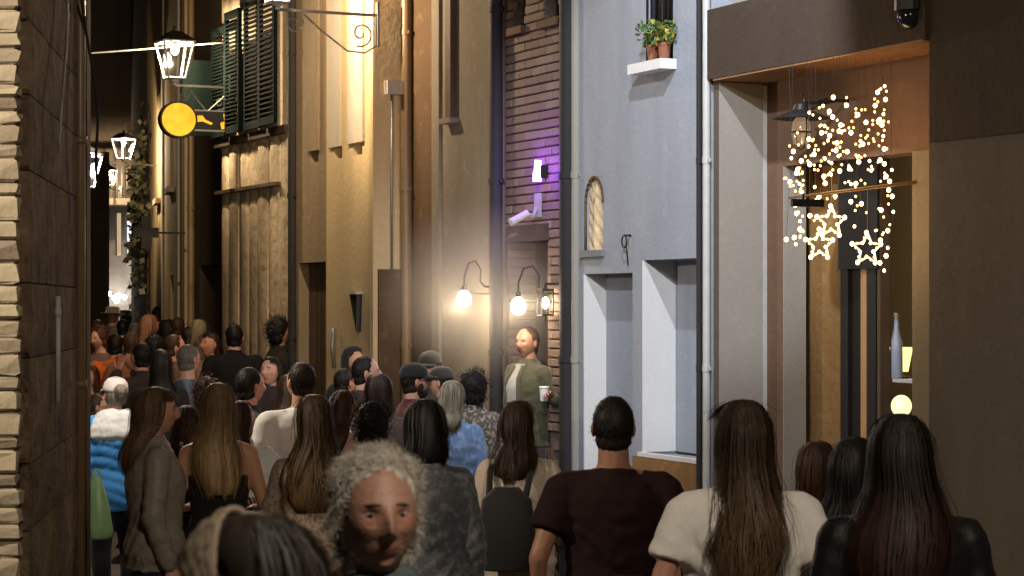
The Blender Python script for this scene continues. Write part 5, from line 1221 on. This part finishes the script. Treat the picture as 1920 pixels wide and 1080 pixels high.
# the far ones, seen as heads over heads
far = [(188,612,24,'m','curly',AU,'knit',(.16,.09,.07),150,'dusty brown curly head at the left edge of the far crowd',None),
 (210,573,30,'m','short',LB,'jacket',(.2,.18,.15),0,'person in a pale straw hat far down the lane',('hat',(.55,.46,.32))),
 (236,580,31,'m','short',BK,'jacket',(.02,.02,.02),20,'far person in a black brimmed hat right of the straw hat',('hat',(.015,.015,.015))),
 (274,588,25,'f','long',(.30,.14,.08),'knit',(.35,.18,.13),-40,'strawberry blond woman in a salmon jumper far in the crowd',None),
 (296,574,32,'m','short',BK,'jacket',(.02,.02,.02),0,'distant man with black hair below the lit house corner',None),
 (313,596,27,'f','bob',DK,'jacket',(.03,.025,.02),10,'distant woman with a dark bob near the dark narrow house',None),
 (334,594,26,'m','short',BR,'jacket',(.05,.03,.03),-10,'distant man with brown cropped hair in a maroon jacket',None),
 (369,597,24,'f','bob',(.26,.20,.13),'jacket',(.10,.08,.06),0,'distant woman with ash blond bob',None),
 (397,621,22,'f','long',BR,'tee',(.45,.25,.16),150,'smiling far woman with brown hair facing us in a peach top',None),
 (320,627,20.5,'m','short',BR,'jacket',(.13,.07,.04),-60,'man with a ruddy cheek in a tan jacket by the slate blue shirt',None),
 (245,620,21.5,'m','short',(.10,.05,.04),'knit',(.3,.12,.07),0,'balding man with reddish scalp behind the raised hand',None),
 (290,628,21.0,'f','curly',BK,'jacket',(.02,.018,.016),0,'person with black bushy hair behind the raised hand, on the right',None),
 (166,680,18.5,'f','bob',AU,'knit',(.3,.14,.11),170,'woman with a pink face at the left edge beside the stone corner',None),
 (230,598,28,'m','short',BK,'coat',(.015,.015,.015),0,'far man in a black coat under the black brimmed hat',None),
 (508,666,17.5,'f','bob',DK,'jacket',(.03,.02,.02),150,'woman with dark fringe facing us behind the white shirt',None),
 (183,598,28,'f','long',BR,'jacket',(.05,.035,.03),0,'distant long haired woman at the far left',None),
 (256,606,27,'m','short',DGREY,'jacket',(.06,.05,.04),0,'distant grey haired man in a dim brown jacket',None),
 (352,612,25,'m','short',DK,'jacket',(.03,.02,.02),0,'distant dark haired man left of the ash blond bob',None),
 (300,652,17.2,'f','long',DK,'jacket',(.02,.016,.014),0,'woman with long dark hair between the profile woman and slate blue shirt',None),
 (640,690,17.2,'m','short',DK,'jacket',(.03,.022,.02),-30,'man in shadow left of the bearded white collar man',None),
 (540,700,16.2,'f','long',BR,'jacket',(.06,.03,.022),10,'woman with long brown hair left of the white shirt',None)]
for (px,tp,d,sx,hr,hcx,tk,tcx,rt,lb,ht) in far: P(px,tp,d,rt,lb,sx,hr,hcx,tk,tcx,hat=ht,skin=(.52,.27,.19))
P(1990,985,5.2,10,'person in a pale grey jacket cut off by the right edge', 'm','short',DGREY,'jacket',(.42,.42,.42), width=1.1)

# ---- things carried
def held(name, mbs, owner, loc, rot, label, cat):
    r_ = bpy.data.objects.new(name, None); COL.objects.link(r_); M_ = owner.matrix_basis @ Matrix.Translation(loc) @ Matrix.Rotation(R(rot),4,'Z'); r_.matrix_basis = Matrix.Translation(M_.translation) @ Matrix.Rotation(owner.rotation_euler.z+R(rot),4,'Z')
    tag(r_, label, cat)
    for nm, m, mt in mbs: smooth_by_angle(m.build(nm, mt, r_), 60)
    return r_
def bagmesh(w, d, h, seed, pinch=.35):
    m = MB(); n = 28; rows = []
    for (t, k) in ((0,.70),(.04,.93),(.14,1.),(.3,.96),(.5,.82),(.7,.62),(.85,.45),(.95,.3),(1.,.24)):
        rows.append([(w*k*math.cos(2*math.pi*i/n)*(1+.10*math.sin(5*i*.9+t*9+seed)+.05*math.sin(i*2.3+t*4)), d*k*math.sin(2*math.pi*i/n)*(1+.10*math.sin(7*i*.7-t*12)), -h+h*t) for i in range(n)])
    return m.rings(rows)
px_, d_ = 181, 14.6; x_ = (px_-960)/FP*d_
r_ = bpy.data.objects.new('carrier_bag', None); COL.objects.link(r_); r_.location = (x_, d_, HC-(893-YH)*d_/FP); tag(r_, 'light green plastic carrier bag hanging beside the bright blue coat', 'bag')
mG, n_, l_, b_ = nmat('green_film'); f_ = noise(n_, l_, 14, 4, (1,1,.3)); l_.new(mixc(n_, l_, f_, (.34,.70,.26), (.55,.85,.42)), b_.inputs['Base Color']); b_.inputs['Roughness'].default_value = .35; b_.inputs['Transmission Weight'].default_value = .15
smooth_by_angle(bagmesh(.105,.07,.43,2).build('bag_body', mG, r_), 60)
m = MB()
for sd in (-1,1): m.tube([(sd*.02,0,-.03),(sd*.025,.01,.02),(sd*.01,.0,.045),(0,0,.05)], [.014,.01,.008,.006], 6)
m.build('handle', mG, r_, smooth=True)
m = MB().lathe([(.03,0),(.036,.1),(.039,.1),(.035,.09)], n=16)
u_ = U(1033, WB-.12); cup = bpy.data.objects.new('paper_cup', None); COL.objects.link(cup); x_, y_ = W2(u_, WB-.12)
shd = .186*door_man.scale.x; vw = Matrix.Rotation(R(128),3,'Z') @ Vector((-(.186+.07),.05,1.395-.53)); 
wr_ = door_man.matrix_basis @ Vector((-.186-.205,.155,1.395-.19)); cup.location = wr_; tag(cup, 'white paper cup in the hand of the man in the doorway', 'cup')
smooth_by_angle(m.build('cup_body', M_white, cup)); smooth_by_angle(MB().lathe([(.041,.098),(.041,.106),(.034,.112),(.0,.112)], n=16).build('lid', M_white, cup))
# handbag with a chain worn by the leather jacket woman
hb_ = MB().loft([(-.12,0,0,.10,.035),(-.1,0,0,.125,.05),(0,0,0,.12,.05),(.08,0,0,.105,.035),(.09,0,0,.09,.02)], 20)
ch = MB(); cp = [Vector((.06,-.02,.08)), Vector((.03,-.06,.22)), Vector((-.02,-.08,.36)), Vector((-.08,-.06,.5))]
for k in range(26):
    t = k/25*3; i = min(int(t),2); p_ = cp[i].lerp(cp[i+1], t-i); a = MB(); ch.tube([p_+Vector((.008*math.cos(q*1.05)*(1 if k%2 else .4), .008*math.cos(q*1.05)*(0 if k%2 else 1), .011*math.sin(q*1.05))) for q in range(7)], .0028, 5)
held('handbag', [('bag_body',hb_,fabric((.014,.012,.012),.4)),('chain',ch,M_irong)], jk_, (.10,-.22,.98), 10, 'black handbag on a silver chain worn over the black leather jacket', 'bag')
bp_ = MB().loft([(-.2,0,0,.12,.05),(-.18,0,0,.14,.07),(0,0,.0,.14,.075),(.14,0,.0,.12,.06),(.2,0,0,.06,.03)], 22)
h_own = [o for o in people if 'cream cardigan' in o['label']][0]
held('backpack', [('bag_body',bp_,fabric((.016,.014,.014),.7)),('strap',MB().tube([(-.09,.02,.16),(-.10,.10,.27),(-.10,.22,.30),(-.12,.27,.15)],.016,8).tube([(.09,.02,.16),(.10,.10,.27),(.10,.22,.30),(.12,.27,.15)],.016,8),fabric((.016,.014,.014),.7))], h_own, (-.02,-.24,1.12), 0, 'small black rucksack on the back of the cream cardigan', 'backpack')
b_own = blue_
sc_ = MB().loft([(-.12,0,-.03,.20,.15),(-.08,0,-.03,.235,.18),(-.02,0,-.03,.22,.17),(.03,0,-.02,.18,.15),(.08,0,-.02,.14,.13),(.11,0,-.02,.09,.09)], 26)
co, f, nm = remesh(sc_, .012, 2); co = co+nm*(wob(co,3,60,6)*.014)[:,None]; sc_ = MB(); sc_.v = [tuple(v) for v in co.tolist()]; sc_.f = [tuple(k) for k in f]
so_ = sc_.build('shawl', fabric((.78,.78,.80)), b_own, smooth=True); so_.location = (0,0,1.42)
